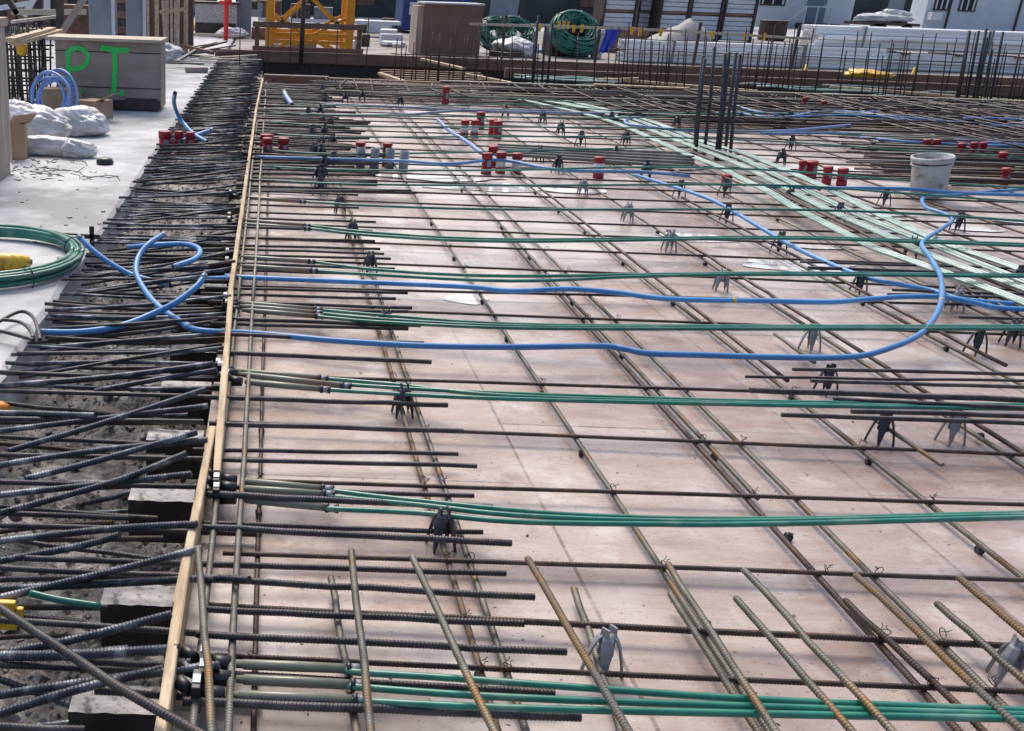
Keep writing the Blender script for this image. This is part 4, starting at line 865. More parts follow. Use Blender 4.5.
# mesh mats between crate and box
def mesh_mat(x0, x1, y, h, label):
    t = empty('rebar_mesh', (x0, y, 0), label, 'rebar mesh', 'upright rebar meshes beside the lettered box')
    mb = MB(); x = x0
    while x < x1: mb.sweep([(x, y+R(-.1, .1), 0), (x+R(-.04, .04), y, h+R(-.05, .05))], .014, 5); x += R(.04, .09)
    for z in (.1, .25, .4, .55, .7, .85):
        mb.sweep([(x0, y, z+R(-.02, .02)), (x1, y+R(-.1, .1), z+R(-.03, .03))], .012, 5)
    mb.build('bars', 'dowel', t, True)
mesh_mat(-4.2, -3.08, 13.6, .98, 'near upright rebar mesh between the crate and the lettered box')
mesh_mat(-4.3, -3.0, 14.1, .95, 'middle upright rebar mesh between the crate and the lettered box')
mesh_mat(-4.5, -3.02, 14.6, 1.0, 'rear upright rebar mesh beside the lettered box')
for i, (a, b, w) in enumerate([((10, 40, 12.8), (52, 29, 14.5), .12), ((14, 44, 12.9), (60, 31, 14.6), .1), ((10, 30, 15), (38, 30, 15), .2), ((12, 22, 18), (62, 16, 19), .08), ((12, 36, 14), (50, 37, 14), .1)]):
    plank(PD(*a), PD(*b), w, .05, 'woodx' if i > 2 else 'wood', ['pale board on the mesh, lower long one', 'pale board on the mesh, reaching to the lid', 'wide pale board behind at far left', 'grey board slanting high at far left', 'thin board under the pale ones at far left'][i], cat='board', name='board', group='boards on the rebar mesh')
mb = MB(); q = PD(22, 50, 13.4); mb.lathe(q-Vector((0, 0, .07)), [(.02, 0), (.07, .02), (.075, .13), (.09, .14)], 10); tag(mb.build('yellow_tub', 'yellow', smooth=True), 'yellow plastic tub hanging on the mesh at far left', 'tub')
# blue hose coil
def coil(c, R_, r, turns, axis, m, name, label, cat, flat=1, jitter=.03, rx=1, group=None, ties=0):
    t = empty(name, c, label, cat, group); c = Vector(c); ax = Vector(axis).normalized()
    u = ax.orthogonal().normalized() if abs(ax.z) < .99 else Vector((1, 0, 0)); v = ax.cross(u)
    for k in range(turns):
        mb = MB(); pts = []; s = R(0, 99); rr = R_*(1+R(-jitter, jitter)*1.0); off = ax*R(-1, 1)*r*flat+u*R(-jitter, jitter)*R_*.5+v*R(-jitter, jitter)*R_*.5
        N_ = 40
        for i in range(N_+1):
            a = 2*math.pi*(i % N_)/N_; wv = .4*jitter*math.sin(2*a+s)+.3*jitter*math.sin(3*a+2*s)
            pts.append(c+off+(u*math.cos(a)*rx+v*math.sin(a))*rr*(1+wv))
        mb.sweep(pts, r, 8); mb.build('loop', m, t, True)
    for k in range(ties):
        a = 2*math.pi*(k+.35)/ties; q = c+(u*math.cos(a)*rx+v*math.sin(a))*R_; tt = (v*math.cos(a)-u*math.sin(a)*rx).normalized(); w = (q-c).normalized()
        mb = MB(); rr = r*(1.5+flat); mb.sweep([q+(w*math.cos(b)*rr+ax*math.sin(b)*rr) for b in [2*math.pi*i/10 for i in range(11)]], .004, 5); mb.build('tie', 'black', t, True)
    return t
cb = PD(52, 97, 12.3)
coil((cb.x, 12.3, cb.z), .27, .019, 6, (-.5, -1, .4), 'bluehose', 'hose_coil', 'pale blue hose coil leaning by the lettered box', 'hose coil', flat=2.6, jitter=.22, rx=.9)
# cardboard boxes
def carton(c, s, rot, label):
    t = empty('cardboard_box', c, label, 'cardboard box', 'cardboard boxes on the slab'); mb = MB(); x, y, z = c; a, b, h = s
    mb.box(x-a/2, x+a/2, y-b/2, y+b/2, z, z+h, rot=rot); mb.build('box', 'card', t)
    mb = MB(); mb.beam((x+a*.2, y-b/2, z+h), (x+a*.8, y-b/2-.05, z+h+.1), .3, .008); mb.build('flap', 'card', t)
carton(P(62, 112, 0), (.5, .3, .3), .2, 'open cardboard box behind the white sacks'); 
carton(P(95, 118, 0), (.35, .3, .22), -.3, 'tan cardboard box leaning at the foot of the lettered box')
carton(P(20, 158, 0), (.14, .2, .33), .1, 'brown cardboard box beside the tall crate')
# sacks
def sack(c, sx, sy, sz, label, rot=0, seed=0):
    mb = MB(); n, k = 56, 30; vs = []
    for i in range(k+1):
        th = math.pi*i/k
        for j in range(n):
            ph = 2*math.pi*j/n; d = Vector((math.sin(th)*math.cos(ph), math.sin(th)*math.sin(ph), math.cos(th)))
            f = 1+.3*noise.noise(d*1.5+Vector((seed, 0, 0)))+.24*(.5-abs(noise.noise(d*2.6+Vector((seed, 3, 0)))))+.16*(.4-abs(noise.noise(d*6+Vector((0, seed, 0)))))
            fo = math.sin(ph*7+4*noise.noise(d*2+Vector((seed, 9, 0)))); f *= 1+.045*(1-abs(fo))*math.sin(th); x, y, z = d.x*sx*f, d.y*sy*f, d.z*sz*f*(1-.25*d.x)
            c_, s_ = math.cos(rot), math.sin(rot); vs.append((c[0]+x*c_-y*s_, c[1]+x*s_+y*c_, max(c[2]+.004, c[2]+sz*.75+z)))
    mb.add(vs, [(i*n+j, i*n+(j+1) % n, (i+1)*n+(j+1) % n, (i+1)*n+j) for i in range(k) for j in range(n)])
    return tag(mb.build('sack', 'bag', smooth=True), label, 'sack', 'white plastic sacks on the slab')
sack(P(80, 134, 0), .3, .26, .16, 'rounded white plastic sack in front of the lettered box', 0, 3)
sack(P(30, 140, 0), .44, .2, .2, 'long white plastic sack slumped beside the tall crate', -.4, 8)
sack(P(50, 155, 0), .36, .13, .10, 'yellowish low plastic sack in front of the others', .05, 14)
sack(P(78, 157, 0), .17, .12, .09, 'small grey white plastic sack end at the front right', .1, 21)
# small black lump, wires
mb = MB(); mb.lathe(P(105, 164, 0), [(.075, 0), (.085, .02), (.07, .05), (.03, .065), (.01, .065)], 12); tag(mb.build('rubber_foot', 'black', smooth=True), 'small black rubber lump on the slab below the sacks', 'rubber lump')
for i in range(7):
    p = P(R(18, 75), R(160, 178), .01); q = p+Vector((R(.3, 1.0), R(-.3, .3), 0)); 
    mb = MB(); mb.sweep(wob(p, q, 8, .16), .0035, 4); tag(mb.build('loose_wire', 'wire'), 'thin rusty loose wire curled on the slab by the crate', 'wire', 'loose wires on the slab')
mb = MB()
for i in range(130):
    p = P(R(12, 60), R(156, 180), .005) if R(0, 1) < .7 else P(R(0, 130), R(110, 260), .005); r = R(.004, .016)
    mb.box(p.x-r, p.x+r, p.y-r, p.y+r, 0.001, r*.6, rot=R(0, 3))
tag(mb.build('slab_litter', 'stone'), 'scattered crumbs and chips on the pale slab at left', 'debris', kind='stuff')
# green coil on the slab with the yellow pump body
cc = P(-24, 258, .03)
coil((cc.x, cc.y, .05), .61, .0145, 9, (0, 0, 1), 'green', 'tendon_coil', 'green tendon coil lying flat on the slab at the left edge', 'tendon coil', flat=3.2, jitter=.06, ties=5)
t = empty('yellow_jack', P(8, 262, 0), 'yellow plastic wrapped fitting lying inside the green coil', 'yellow fitting')
mb = MB(); a = P(-30, 265, .05); b = P(30, 262, .05)
pts = [a.lerp(b, i/14) for i in range(15)]; mb.sweep(pts, [.036+.028*math.sin(math.pi*(i/14)**1.2)+.005*math.sin(i*2.7) for i in range(15)], 12); mb.build('body', 'yellow', t, True)
mb = MB(); mb.sweep([b-Vector((.01, 0, 0)), b+Vector((.012, 0, 0))], .017, 12); mb.build('end_ring', 'black', t, True)
# small black cross fitting on a rod at the slab edge
t = empty('rod_with_stop', P(92, 240, 0), 'thin brown rod with a black cross stop at the slab edge', 'rod')
mb = MB(); mb.sweep([P(38, 232, .03), P(100, 236, .03)], .007, 6); mb.build('rod', 'rebar', t, True)
mb = MB(); q = P(92, 238, .03); mb.beam(q+Vector((0, 0, -.06)), q+Vector((0, 0, .08)), .03, .02); mb.beam(q+Vector((-.05, 0, .01)), q+Vector((.05, 0, .01)), .02, .03); mb.build('cross_stop', 'black', t)
# orange / yellow things at left edge in the pit
t = empty('orange_fitting', P(3, 408, -.1), 'bright orange plastic fitting at the left edge of the pit', 'orange fitting')
mb = MB(); mb.sweep([P(-14, 410, -.05), P(3, 408, -.05), P(9, 409, -.05)], [.03, .03, .018], 10); mb.build('body', 'orange', t, True)
t = empty('yellow_bracket', P(2, 615, -.05), 'yellow plastic bracket at the left edge near the bottom', 'yellow bracket')
a = P(-8, 615, .0); mb = MB(); mb.box(a.x-.02, a.x+.065, a.y, a.y+.02, -.05, .04); mb.build('plate', 'yellow', t, bevel=.004)
mb = MB(); mb.box(a.x+.066, a.x+.085, a.y+.002, a.y+.018, -.01, .02); mb.build('tab', 'yellow', t, bevel=.003)

# debris heap right of the box
for i in range(16):
    a = P(R(163, 205), R(52, 68), 0); a.z = R(.03, .2); b = a+Vector((R(.3, 1.3), R(-.8, .8), R(-.05, .25)))
    plank(a, b, R(.04, .1), R(.02, .04), random.choice(('woodx', 'dowel', 'boxply')), 'short grey batten in the tangled heap right of the lettered box', name='batten', cat='batten', group='battens in the heap right of the lettered box')
plank(P(186, 70, .05), P(207, 70, .05), .12, .1, 'boxply', 'dark squared timber in front of the batten heap', cat='timber', name='timber')
plank(P(180, 45, .25), P(213, 53, .2), .08, .07, 'brownwood', 'brown stick slanting over the batten heap', cat='timber', name='timber')
plank(P(183, 34, .1), P(240, 36, .1), .1, .08, 'woodx', 'pale board lying across the far slab', cat='timber', name='timber')
sack(P(233, 38, 0), .42, .3, .17, 'white bundle lying at the far end of the slab', .1, 5)
sack(P(170, 62, 0), .3, .3, .2, 'small white bundle behind the lettered box', .3, 6)
mb = MB()
pp = P(214, 31, 0)
for k in range(5): mb.lathe(pp+Vector((R(-.7, .7), R(-.3, .3), 0)), [(.6, 0), (.5, .2), (.25, .4), (.05, .5)], 9)
tag(mb.build('tarp_heap', 'yellow'), 'dull yellow sheeting heaped at the far end of the slab', 'sheeting')

# ------------------------------------------------------------ upper left background
def rib_panel(x0, x1, y, z0, z1, m, mr, name, label, cat, step=.12, group=None, horiz=False):
    t = empty(name, (x0, y, z0), label, cat, group)
    mb = MB(); mb.box(x0, x1, y+.04, y+.08, z0, z1); mb.build('sheet', m, t)
    mb = MB()
    if horiz:
        z = z0
        while z < z1: mb.box(x0+.003, x1-.003, y+.02, y+.038, z, z+step*.45); z += step
    else:
        x = x0
        while x < x1: mb.box(x, x+step*.45, y, y+.038, z0+.003, z1-.003); x += step
    mb.build('ribs', mr, t); return t
def steel_col(px0, px1, Y, label):
    a, b = PD(px0, 30, Y), PD(px1, 30, Y); t = empty('column_form', (a.x, Y, 0), label, 'column form', 'grey column forms behind the lettered box')
    mb = MB(); mb.box(a.x, b.x, Y, Y+.7, 0, 3.6); mb.build('shell', 'steel', t, bevel=.01)
    mb = MB(); mb.box(b.x, b.x+.05, Y-.04, Y+.05, 0, 3.6); mb.build('edge_angle', 'trim', t)
    mb = MB(); mb.box(a.x-.02, b.x-.002, Y-.03, Y-.004, 1.9, 2.0); mb.build('clamp', 'darksteel', t)
steel_col(89, 112, 19, 'left grey steel column form behind the lettered box'); steel_col(126, 143, 20.5, 'right grey steel column form behind the lettered box')
a, b = PD(145, 20, 24), PD(188, 20, 24)
rib_panel(a.x, b.x, 24, -.1, 3.2, 'redply', 'wood', 'wall_form', 'ribbed timber wall form right of the grey columns', 'wall form', .22)
a, b = PD(112, 20, 26), PD(126, 20, 26)
rib_panel(a.x-.5, b.x+.5, 26, 0, 3, 'darksteel', 'brownwood', 'wall_form', 'dark slatted form between the grey columns', 'wall form', .35, horiz=True)
a, b = PD(-10, 20, 30), PD(92, 20, 30)
rib_panel(a.x, b.x, 30, -.2, 3.6, 'darksteel', 'brownwood', 'wall_form', 'dark timber wall form at far upper left', 'wall form', .5)
for i, (a, b, Y, m) in enumerate([((0, -12), (18, 14), 20, 'darksteel'), ((24, 16), (38, -8), 21, 'silver'), ((62, 32), (86, -4), 18, 'boxply'), ((47, -10), (47, 10), 22, 'silver'), ((12, 12), (86, 12), 20, 'woodx'), ((20, -10), (22, 22), 22, 'brownwood'), ((60, -10), (60, 34), 18, 'darksteel'), ((0, 8), (30, 3), 22, 'silver')]):
    mb = MB(); mb.beam(PD(*a, Y), PD(*b, Y), .12, .1); tag(mb.build('prop', m), ['dark steel prop leaning at the upper left corner', 'silver prop leaning at the upper left', 'grey brown plank leaning against the left column form', 'short silver upright at the upper left', 'pale level waler at the upper left', 'brown upright at the upper left', 'dark upright beside the leaning plank', 'silver brace at the upper left corner'][i], 'prop', 'props and planks at the upper left')
a = PD(70, 25, 21); mb = MB(); mb.box(a.x-.2, a.x+.4, 21, 21.6, 0, 1.1, rot=.2); tag(mb.build('red_crate', 'redply'), 'red brown crate beside the leaning plank', 'crate')
# right of the wall form
for i, (x0, x1, yt, Y, m, l) in enumerate([(184, 193, -20, 27, 'darksteel', 'dark upright steel post beside the wall form'), (237, 251, -20, 34, 'steel', 'slate blue post left of the crane base')]):
    a, b = PD(x0, 20, Y), PD(x1, 20, Y); mb = MB(); mb.box(a.x, b.x, Y, Y+.3, 0, 3); tag(mb.build('post', m), l, 'post')
a, b = PD(195, 25, 33), PD(236, 25, 33)
t = empty('concrete_bin', (a.x, 33, 0), 'speckled grey concrete bin with a dark rim at the far slab', 'concrete bin')
mb = MB(); mb.box(a.x, b.x, 33, 34, 0, .95); mb.build('body', 'block', t); mb = MB(); mb.box(a.x-.05, b.x+.1, 32.95, 34.05, .95, 1.02); mb.build('rim', 'darksteel', t)
mb = MB(); mb.box(a.x+.01, b.x+.0, 32.98, 32.995, 0.02, .4); mb.build('stain', 'blockdark', t)
a = PD(226, 29, 31); t = empty('standpipe', (a.x, 31, 0), 'red standpipe with a cross valve at the far slab', 'standpipe')
mb = MB(); mb.sweep([(a.x, 31, 0), (a.x, 31, 1.9)], .07, 10); mb.build('pipe', 'redpaint', t, True)
mb = MB(); mb.sweep([(a.x-.2, 31, 1.05), (a.x+.16, 31, 1.05)], .055, 10); mb.sweep([(a.x+.06, 30.94, 1.05), (a.x+.06, 30.94, 1.3)], .1, 10); mb.build('valve', 'redpaint', t, True)
for i, x in enumerate((166, 172, 178)):
    p = PD(x, 40, 23); mb = MB(); mb.beam((p.x, 23, 0), (p.x+R(-.1, .1), 23, 1.2+.2*i), .05, .05); tag(mb.build('stake', 'woodx'), 'weathered stake in front of the wall form', 'stake', 'stakes in front of the wall form')
plank(PD(160, 12, 22.8), PD(186, 9, 22.8), .1, .07, 'wood', 'pale stick resting on the stakes before the wall form', cat='timber', name='timber')

# ------------------------------------------------------------ tower crane base
YC = 24.6; xa, xb = PD(269, 40, YC).x, PD(349, 40, YC).x; wd = xb-xa
t = empty('crane_mast', ((xa+xb)/2, YC, 0), 'yellow orange lattice base of the tower crane', 'crane mast')
for x, y in ((xa, YC), (xb, YC), (xa, YC+wd), (xb, YC+wd)):
    mb = MB(); mb.box(x-.09, x+.09, y-.09, y+.09, 0, 4.2); mb.build('corner_leg', 'crane', t, bevel=.01)
for (x0, y0), (x1, y1) in (((xa, YC), (xb, YC)), ((xa, YC+wd), (xb, YC+wd)), ((xa, YC), (xa, YC+wd)), ((xb, YC), (xb, YC+wd))):
    d = Vector((x1-x0, y1-y0, 0)).normalized()*.1; a = Vector((x0, y0, 0))+d; b = Vector((x1, y1, 0))-d
    for z in (.36, .52, 2.2):
        mb = MB(); mb.beam(a+Vector((0, 0, z)), b+Vector((0, 0, z)), .08, .08); mb.build('rail', 'crane', t)
    for za, zb in ((.05, .9), (2.15, .62), (2.3, 3.9)):
        mb = MB(); mb.beam(a+Vector((0, 0, za if za > .1 else .05)), b+Vector((0, 0, zb)), .07, .07); mb.build('brace', 'crane', t)
        n_ = Vector((d.y, -d.x, 0)).normalized()*.08
        mb = MB(); mb.beam(a+n_+Vector((0, 0, zb)), b+n_+Vector((0, 0, za if za > .1 else .05)), .07, .07); mb.build('brace', 'crane', t)
t = empty('guard_rail', (xa, YC-1, 0), 'brown timber guard rail in front of the crane base', 'guard rail')
x0, x1 = PD(257, 40, YC-.9).x, PD(359, 40, YC-.9).x
for x in (x0, x1):
    mb = MB(); mb.box(x-.05, x+.05, YC-.95, YC-.85, 0, .78); mb.build('post', 'brownwood', t)
for z in (.7, .18):
    mb = MB(); mb.box(x0-.1, x1+.1, YC-1.0, YC-.952, z, z+.12); mb.build('rail', 'brownwood', t)
x = PD(302, 40, 22.5).x; mb = MB(); mb.sweep([(x, 22.5, 0), (x, 22.5, 1.6)], .05, 8); tag(mb.build('post', 'darksteel', smooth=True), 'dark slim post before the middle of the crane base', 'post')

# ------------------------------------------------------------ centre background
Yb = 27.2; a, b = PD(421, 50, Yb), PD(479.5, 50, Yb)
t = empty('plywood_box', (a.x, Yb, 0), 'big plain brown plywood box with a white top edge behind the rear plank', 'plywood box')
mb = MB(); mb.box(a.x, b.x, Yb, Yb+1.3, 0, 1.26); mb.build('body', 'boxbrown', t, bevel=.01)
mb = MB(); mb.box(a.x-.02, b.x+.02, Yb-.02, Yb+1.32, 1.26, 1.30); mb.build('lid', 'trim', t)
mb = MB(); mb.box(a.x-.16, a.x-.003, Yb+.02, Yb+1.3, 0, 1.2); mb.build('end_panel', 'oldply', t)
Yn = 40; a, b = PD(402, 20, Yn), PD(446, 20, Yn)
t = empty('container', (a.x, Yn, 0), 'navy blue container with a small white notice', 'container')
mb = MB(); mb.box(a.x, b.x+.9, Yn, Yn+2.4, .1, 2.7); mb.build('body', 'bluebox', t, bevel=.02)
s0, s1 = PD(410, 2, Yn-.03), PD(421, 15, Yn-.03)
mb = MB(); mb.box(s0.x, s1.x, Yn-.03, Yn-.004, s1.z, s0.z); sg = mb.build('notice', 'white', t)
def text(body, x, y, z, size, m, parent, name='lettering'):
    cu = bpy.data.curves.new(name, 'FONT'); cu.body = body; cu.size = size; cu.extrude = .002; cu.align_x = 'CENTER'
    o = bpy.data.objects.new(name, cu); me = bpy.data.meshes.new_from_object(o); bpy.data.objects.remove(o); me.materials.append(M[m])
    o = bpy.data.objects.new(name, me); C.objects.link(o); o.parent = parent; o.location = Vector((x, y, z))-wloc(parent); o.rotation_euler = (math.pi/2, 0, 0)
text('POSTED', (s0.x+s1.x)/2, Yn-.034, (s0.z*.62+s1.z*.38), .13, 'bluebox', t); text('NO', (s0.x+s1.x)/2, Yn-.034, (s0.z*.2+s1.z*.8), .13, 'bluebox', t)
a, b = PD(447, 5, 43), PD(466, 5, 43); 
t = empty('yellow_tank', (a.x, 43, 0), 'yellow tank beside the navy container', 'tank')
mb = MB(); mb.box(a.x, b.x, 43, 44, .3, 2.6); mb.build('tank', 'yellow', t, bevel=.08); mb = MB(); mb.box(a.x+.05, b.x-.05, 43.1, 43.9, 0, .3); mb.build('stand', 'darksteel', t)
# white workbench and clutter behind the crane
a, b = PD(352, 23, 36), PD(401, 23, 36)
t = empty('workbench', (a.x, 36, 0), 'long white topped workbench left of the navy container', 'workbench')
mb = MB(); zt = PD(376, 23, 36).z; mb.box(a.x-3.2, b.x, 36, 37, zt-.06, zt+.06); mb.build('top', 'trim', t)
for x in (a.x-3, a.x-1.2, a.x+.4, b.x-.2):
    mb = MB(); mb.box(x, x+.12, 36.1, 36.9, 0, zt-.06); mb.build('leg', 'darksteel', t)
for i in range(26):
    x = R(-.6, 6.5); y = R(27, 34); h = R(.08, .4); mb = MB(); w = R(.2, .8); m = random.choice(('trim', 'darksteel', 'brownwood', 'silver', 'card', 'tarp'))
    mb.box(x, x+w, y, y+R(.3, .8), 0, h, rot=R(-.5, .5)); tag(mb.build('material_stack', m, bevel=.02), 'small low stack of site materials between the crane base and the brown box', 'material stack', 'small material stacks behind the rear beam')
for i in range(22):
    x = R(-1, 7.5); mb = MB(); w = R(.4, 1.6); z0 = zt+.06 if x < b.x-1.6 else 0; y = 36.1 if z0 else R(38, 41); m = random.choice(('silver', 'tarp', 'darksteel', 'trim', 'steel', 'redply'))
    if not z0 and 5 < x < 9: continue
    mb.box(x, x+w*.5, y, y+.5, z0, z0+R(.2, .55), rot=R(-.1, .1)); tag(mb.build('tool_case', m, bevel=.02), 'tool case or small part on and around the white workbench', 'tool case', 'cases around the white workbench')
sack((6.55, 28.0, 0), .5, .4, .25, 'crumpled white sheet at the right foot of the brown box', 0, 31)
# green coils
def big_coil(px, py, Y, Rr, label, n=16, ax=(.1, -.72, .7)):
    c = PD(px, py, Y); c.z = max(c.z, Rr*.9); t = empty('tendon_coil', c, label, 'tendon coil', 'big green tendon coils behind the rear beam'); a_ = Vector(ax).normalized(); v = a_.cross(Vector((1, 0, 0))).normalized(); u = v.cross(a_)
    for k in range(n):
        mb = MB(); pts = []; q = R(0, 6.3); m_ = Rr*.34*math.sqrt(R(.1, 1)); s = R(0, 6)
        for i in range(33):
            a = 2*math.pi*(i % 32)/32; w = q+.7*math.sin(a+s); rr = Rr*.73+m_*math.cos(w); pts.append(c+(u*math.cos(a)+v*math.sin(a)*.95)*rr+a_*m_*math.sin(w)*1.1)
        mb.sweep(pts, .021, 6); mb.build('loop', 'green', t, True)
    for k in range(6):
        a = 2*math.pi*(k+.3)/6; d = u*math.cos(a)+v*math.sin(a)*.95; q = c+d*Rr*.73; mb = MB(); mb.sweep([q+(d*math.cos(b)+a_*math.sin(b)*1.1)*Rr*.37 for b in [2*math.pi*i/12 for i in range(13)]], .012, 5); mb.build('tie', 'black', t, True)
    return t
big_coil(575, 37, 28.4, .69, 'large green tendon coil leaning behind the rear beam', 85)
big_coil(496, 34, 29.4, .55, 'left one of the two smaller green coils right of the brown box', 40); big_coil(515, 33, 30.4, .55, 'right one of the two smaller green coils right of the brown box', 40)
mb = MB(); c = PD(575, 37, 28.4); mb.box(c.x-.55, c.x+.55, 28.75, 29.6, 0, .75); tag(mb.build('coil_dark_backing', 'darksteel', bevel=.02), 'added dark box behind the large green coil, darkening its hole', 'dark backing box')  # dark box added behind the coil so its hole looks dark
c = PD(575, 19, 28.2)
for i in range(3):
    mb = MB(); mb.box(c.x-.5+.12*i, c.x-.45+.12*i, 27.9, 27.93, c.z-.25, c.z-.05); tag(mb.build('coil_tag', 'yellow'), 'small yellow tag on the large green coil', 'tag', 'yellow tags on the large green coil')
mb = MB(); p = P(522, 52, 0); mb.box(p.x-.5, p.x+.7, p.y, p.y+.5, 0, .08); tag(mb.build('folded_tarp', 'blue', bevel=.03), 'bright blue folded tarp at the foot of the smaller green coils', 'tarp')
p = PD(600, 40, 28.2); mb = MB(); mb.box(p.x-.12, p.x+.12, 28.2, 28.5, 0, .75); tag(mb.build('white_drum', 'bucket', bevel=.04), 'narrow dirty white container right of the large green coil', 'drum')
# hanging blue cloth on rail
def cloth(px0, px1, pyt, pyb, Y):
    a, b = PD(px0, pyt, Y), PD(px1, pyt, Y); c = PD(px0, pyb, Y); mb = MB(); nx, nz = 14, 10; vs = []
    for j in range(nz+1):
        for i in range(nx+1):
            u, v = i/nx, j/nz; wsh = 1-.25*v; vs.append((a.x+(b.x-a.x)*(u*wsh)+.0-.12*v, Y+.05*math.sin(u*14+v)*(0.3+v), a.z+(c.z-a.z)*v+.03*noise.noise((u*4, v, 0))))
    mb.add(vs, [(j*(nx+1)+i, j*(nx+1)+i+1, (j+1)*(nx+1)+i+1, (j+1)*(nx+1)+i) for j in range(nz) for i in range(nx)])
    o = mb.build('cloth', 'cloth', smooth=True); m_ = o.modifiers.new('thick', 'SOLIDIFY'); m_.thickness = .02
    return tag(o, 'bright blue cloth hanging from the clamped timber rail', 'cloth')
cloth(607, 622, 28, 53, 26.5)
t = empty('clamped_rail', PD(620, 55, 26.5), 'pale timber rail with yellow clamps running above the white pipes', 'rail')
a, b, c = PD(470, 24, 26.5), PD(640, 29, 26.5), PD(812, 39, 26.5)
mb = MB(); mb.beam(a, b, .05, .06); mb.beam(b, c, .05, .06); mb.build('rail', 'woodx', t)
for px, py in ((540, 26), (632, 29), (640, 30), (661, 31), (712, 33), (745, 35), (764, 35), (574, 27), (582, 27)):
    q = PD(px, py, 26.44); mb = MB(); mb.box(q.x-.03, q.x+.035, 26.4, 26.46, q.z-.07, q.z+.05); mb.box(q.x-.015, q.x+.02, 26.38, 26.5, q.z-.13, q.z-.06); mb.build('clamp', 'yellow', t)
for px in (505, 600, 700, 800):
    q = PD(px, 30, 26.55); mb = MB(); mb.box(q.x-.03, q.x+.03, 26.56, 26.62, 0, 1.05); mb.build('post', 'darksteel', t)

# ------------------------------------------------------------ white pipe bundles
def pipes(x0, x1, y, zb, rows, r, yaw, label, n0=6):
    """pipes stacked in a bundle running along x"""
    t = empty('pipe_bundle', (x0, y, zb), label, 'pipe bundle', 'bundles of long white pipes')
    for j in range(rows):
        for i in range(n0):
            yy = y+(i+.5*(j % 2))*2.02*r+(abs(j-(rows-1)/2)/((rows-1)/2))**2*1.6*r; z = zb+r+j*1.74*r; s = R(-.05, .05)
            for ring in (0,):
                mb = MB(); a = Vector((x0+s, yy, z)); b = Vector((x1, yy+yaw*(x1-x0), z))
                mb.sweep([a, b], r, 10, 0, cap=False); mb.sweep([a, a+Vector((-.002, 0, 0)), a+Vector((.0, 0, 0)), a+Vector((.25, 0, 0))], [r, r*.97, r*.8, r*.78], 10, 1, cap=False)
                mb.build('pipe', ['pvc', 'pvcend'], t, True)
    for x in (x0+1.2, x0+4.5, x0+7.5):
        if x < x1:
            q = yaw*(x-x0); mb = MB(); zt = zb+rows*1.74*r+.3*r
            mb.box(x, x+.06, y-r-.01+q, y-r+q, zb, zt); mb.box(x, x+.06, y-r+q, y+(n0+.5)*2.02*r+q-r, zt, zt+.01); mb.build('strap', 'tarp', t)
    return t
Yp = 25.8
def pb(px0, px1, pyt, pyb, Y, rows, label, n0=5, yaw=0):
    a = PD(px0, pyb, Y); zt = PD(px0, pyt, Y).z; b = PD(px1, pyb, Y); h = zt-max(a.z, 0); r = h/(1.74*(rows-1)+2); return pipes(a.x, b.x, Y, max(a.z, 0), rows, r, yaw, label, n0)
pb(622, 880, 39, 64, 27.2, 5, 'low bundle of white pipes right of the blue cloth', 4, -.03)
pb(806, 1075, 50, 74, 27.6, 5, 'lower bundle of white pipes at the right, under the top one', 5)
pb(813, 1075, 25, 48, 27.6, 5, 'top bundle of white pipes at the right with open ends showing', 6)
for i, x in enumerate((833, 905, 960, 1020)):
    a = PD(x, 50, 27.5); mb = MB(); mb.box(a.x, a.x+.15, 27.45, 28.8, PD(826, 50, 27.6).z-.05, PD(826, 50, 27.6).z); tag(mb.build('spacer_timber', 'brownwood'), 'brown spacer timber between the two right pipe bundles', 'spacer timber', 'spacer timbers between the pipe bundles')
# yellow cloth and cones
sk = sack(P(868, 77, .2), .42, .3, .08, 'crumpled yellow plastic sheet lying on the brown beam at right', 0, 44); sk.data.materials[0] = M['yellow']; sk['category'] = 'sheet'; del sk['group']
sk.name = 'yellow_sheet'
for i, (x, y) in enumerate(((805, 73), (913, 76))):
    mb = MB(); mb.lathe(P(x, y, .05), [(.09, 0), (.09, .02), (.05, .06), (.02, .2), (.005, .2)], 10); tag(mb.build('yellow_cone', 'yellow', smooth=True), ['tiny yellow cone left of the crumpled yellow sheet', 'tiny yellow cone right of the crumpled yellow sheet'][i], 'cone')

# ------------------------------------------------------------ silver panel racks
def rack(px0, px1, Y, levels, label):
    a, b = PD(px0, 10, Y), PD(px1, 10, Y); t = empty('panel_rack', (a.x, Y, 0), label, 'panel rack', 'racks of silver corrugated panels')
    for x in (a.x, b.x-.08):
        mb = MB(); mb.box(x, x+.08, Y-.05, Y+1.2, 0, 3.3); mb.build('post', 'darksteel', t)
    h = .85
    for k in range(levels):
        z = .12+k*(h+.12); mb = MB(); mb.box(a.x+.083, b.x-.083, Y, Y+1.1, z-.1, z-.02); mb.build('shelf', 'brownwood', t)
        mb = MB()
        for q in range(5): mb.box(a.x+.1, b.x-.1, Y+.01+.012*(q % 2), Y+1.05, z+q*h/5.0, z+q*h/5.0+h/5.6)
        mb.build('panel_stack', 'silver', t, bevel=.01)
for i, (x0, x1, Y) in enumerate([(603, 637, 41), (638, 660, 42), (660, 690, 41), (690, 723, 41), (724, 757, 41)]):
    rack(x0, x1, Y, 3, 'rack of silver corrugated panels, %s from the left' % ORD[i])
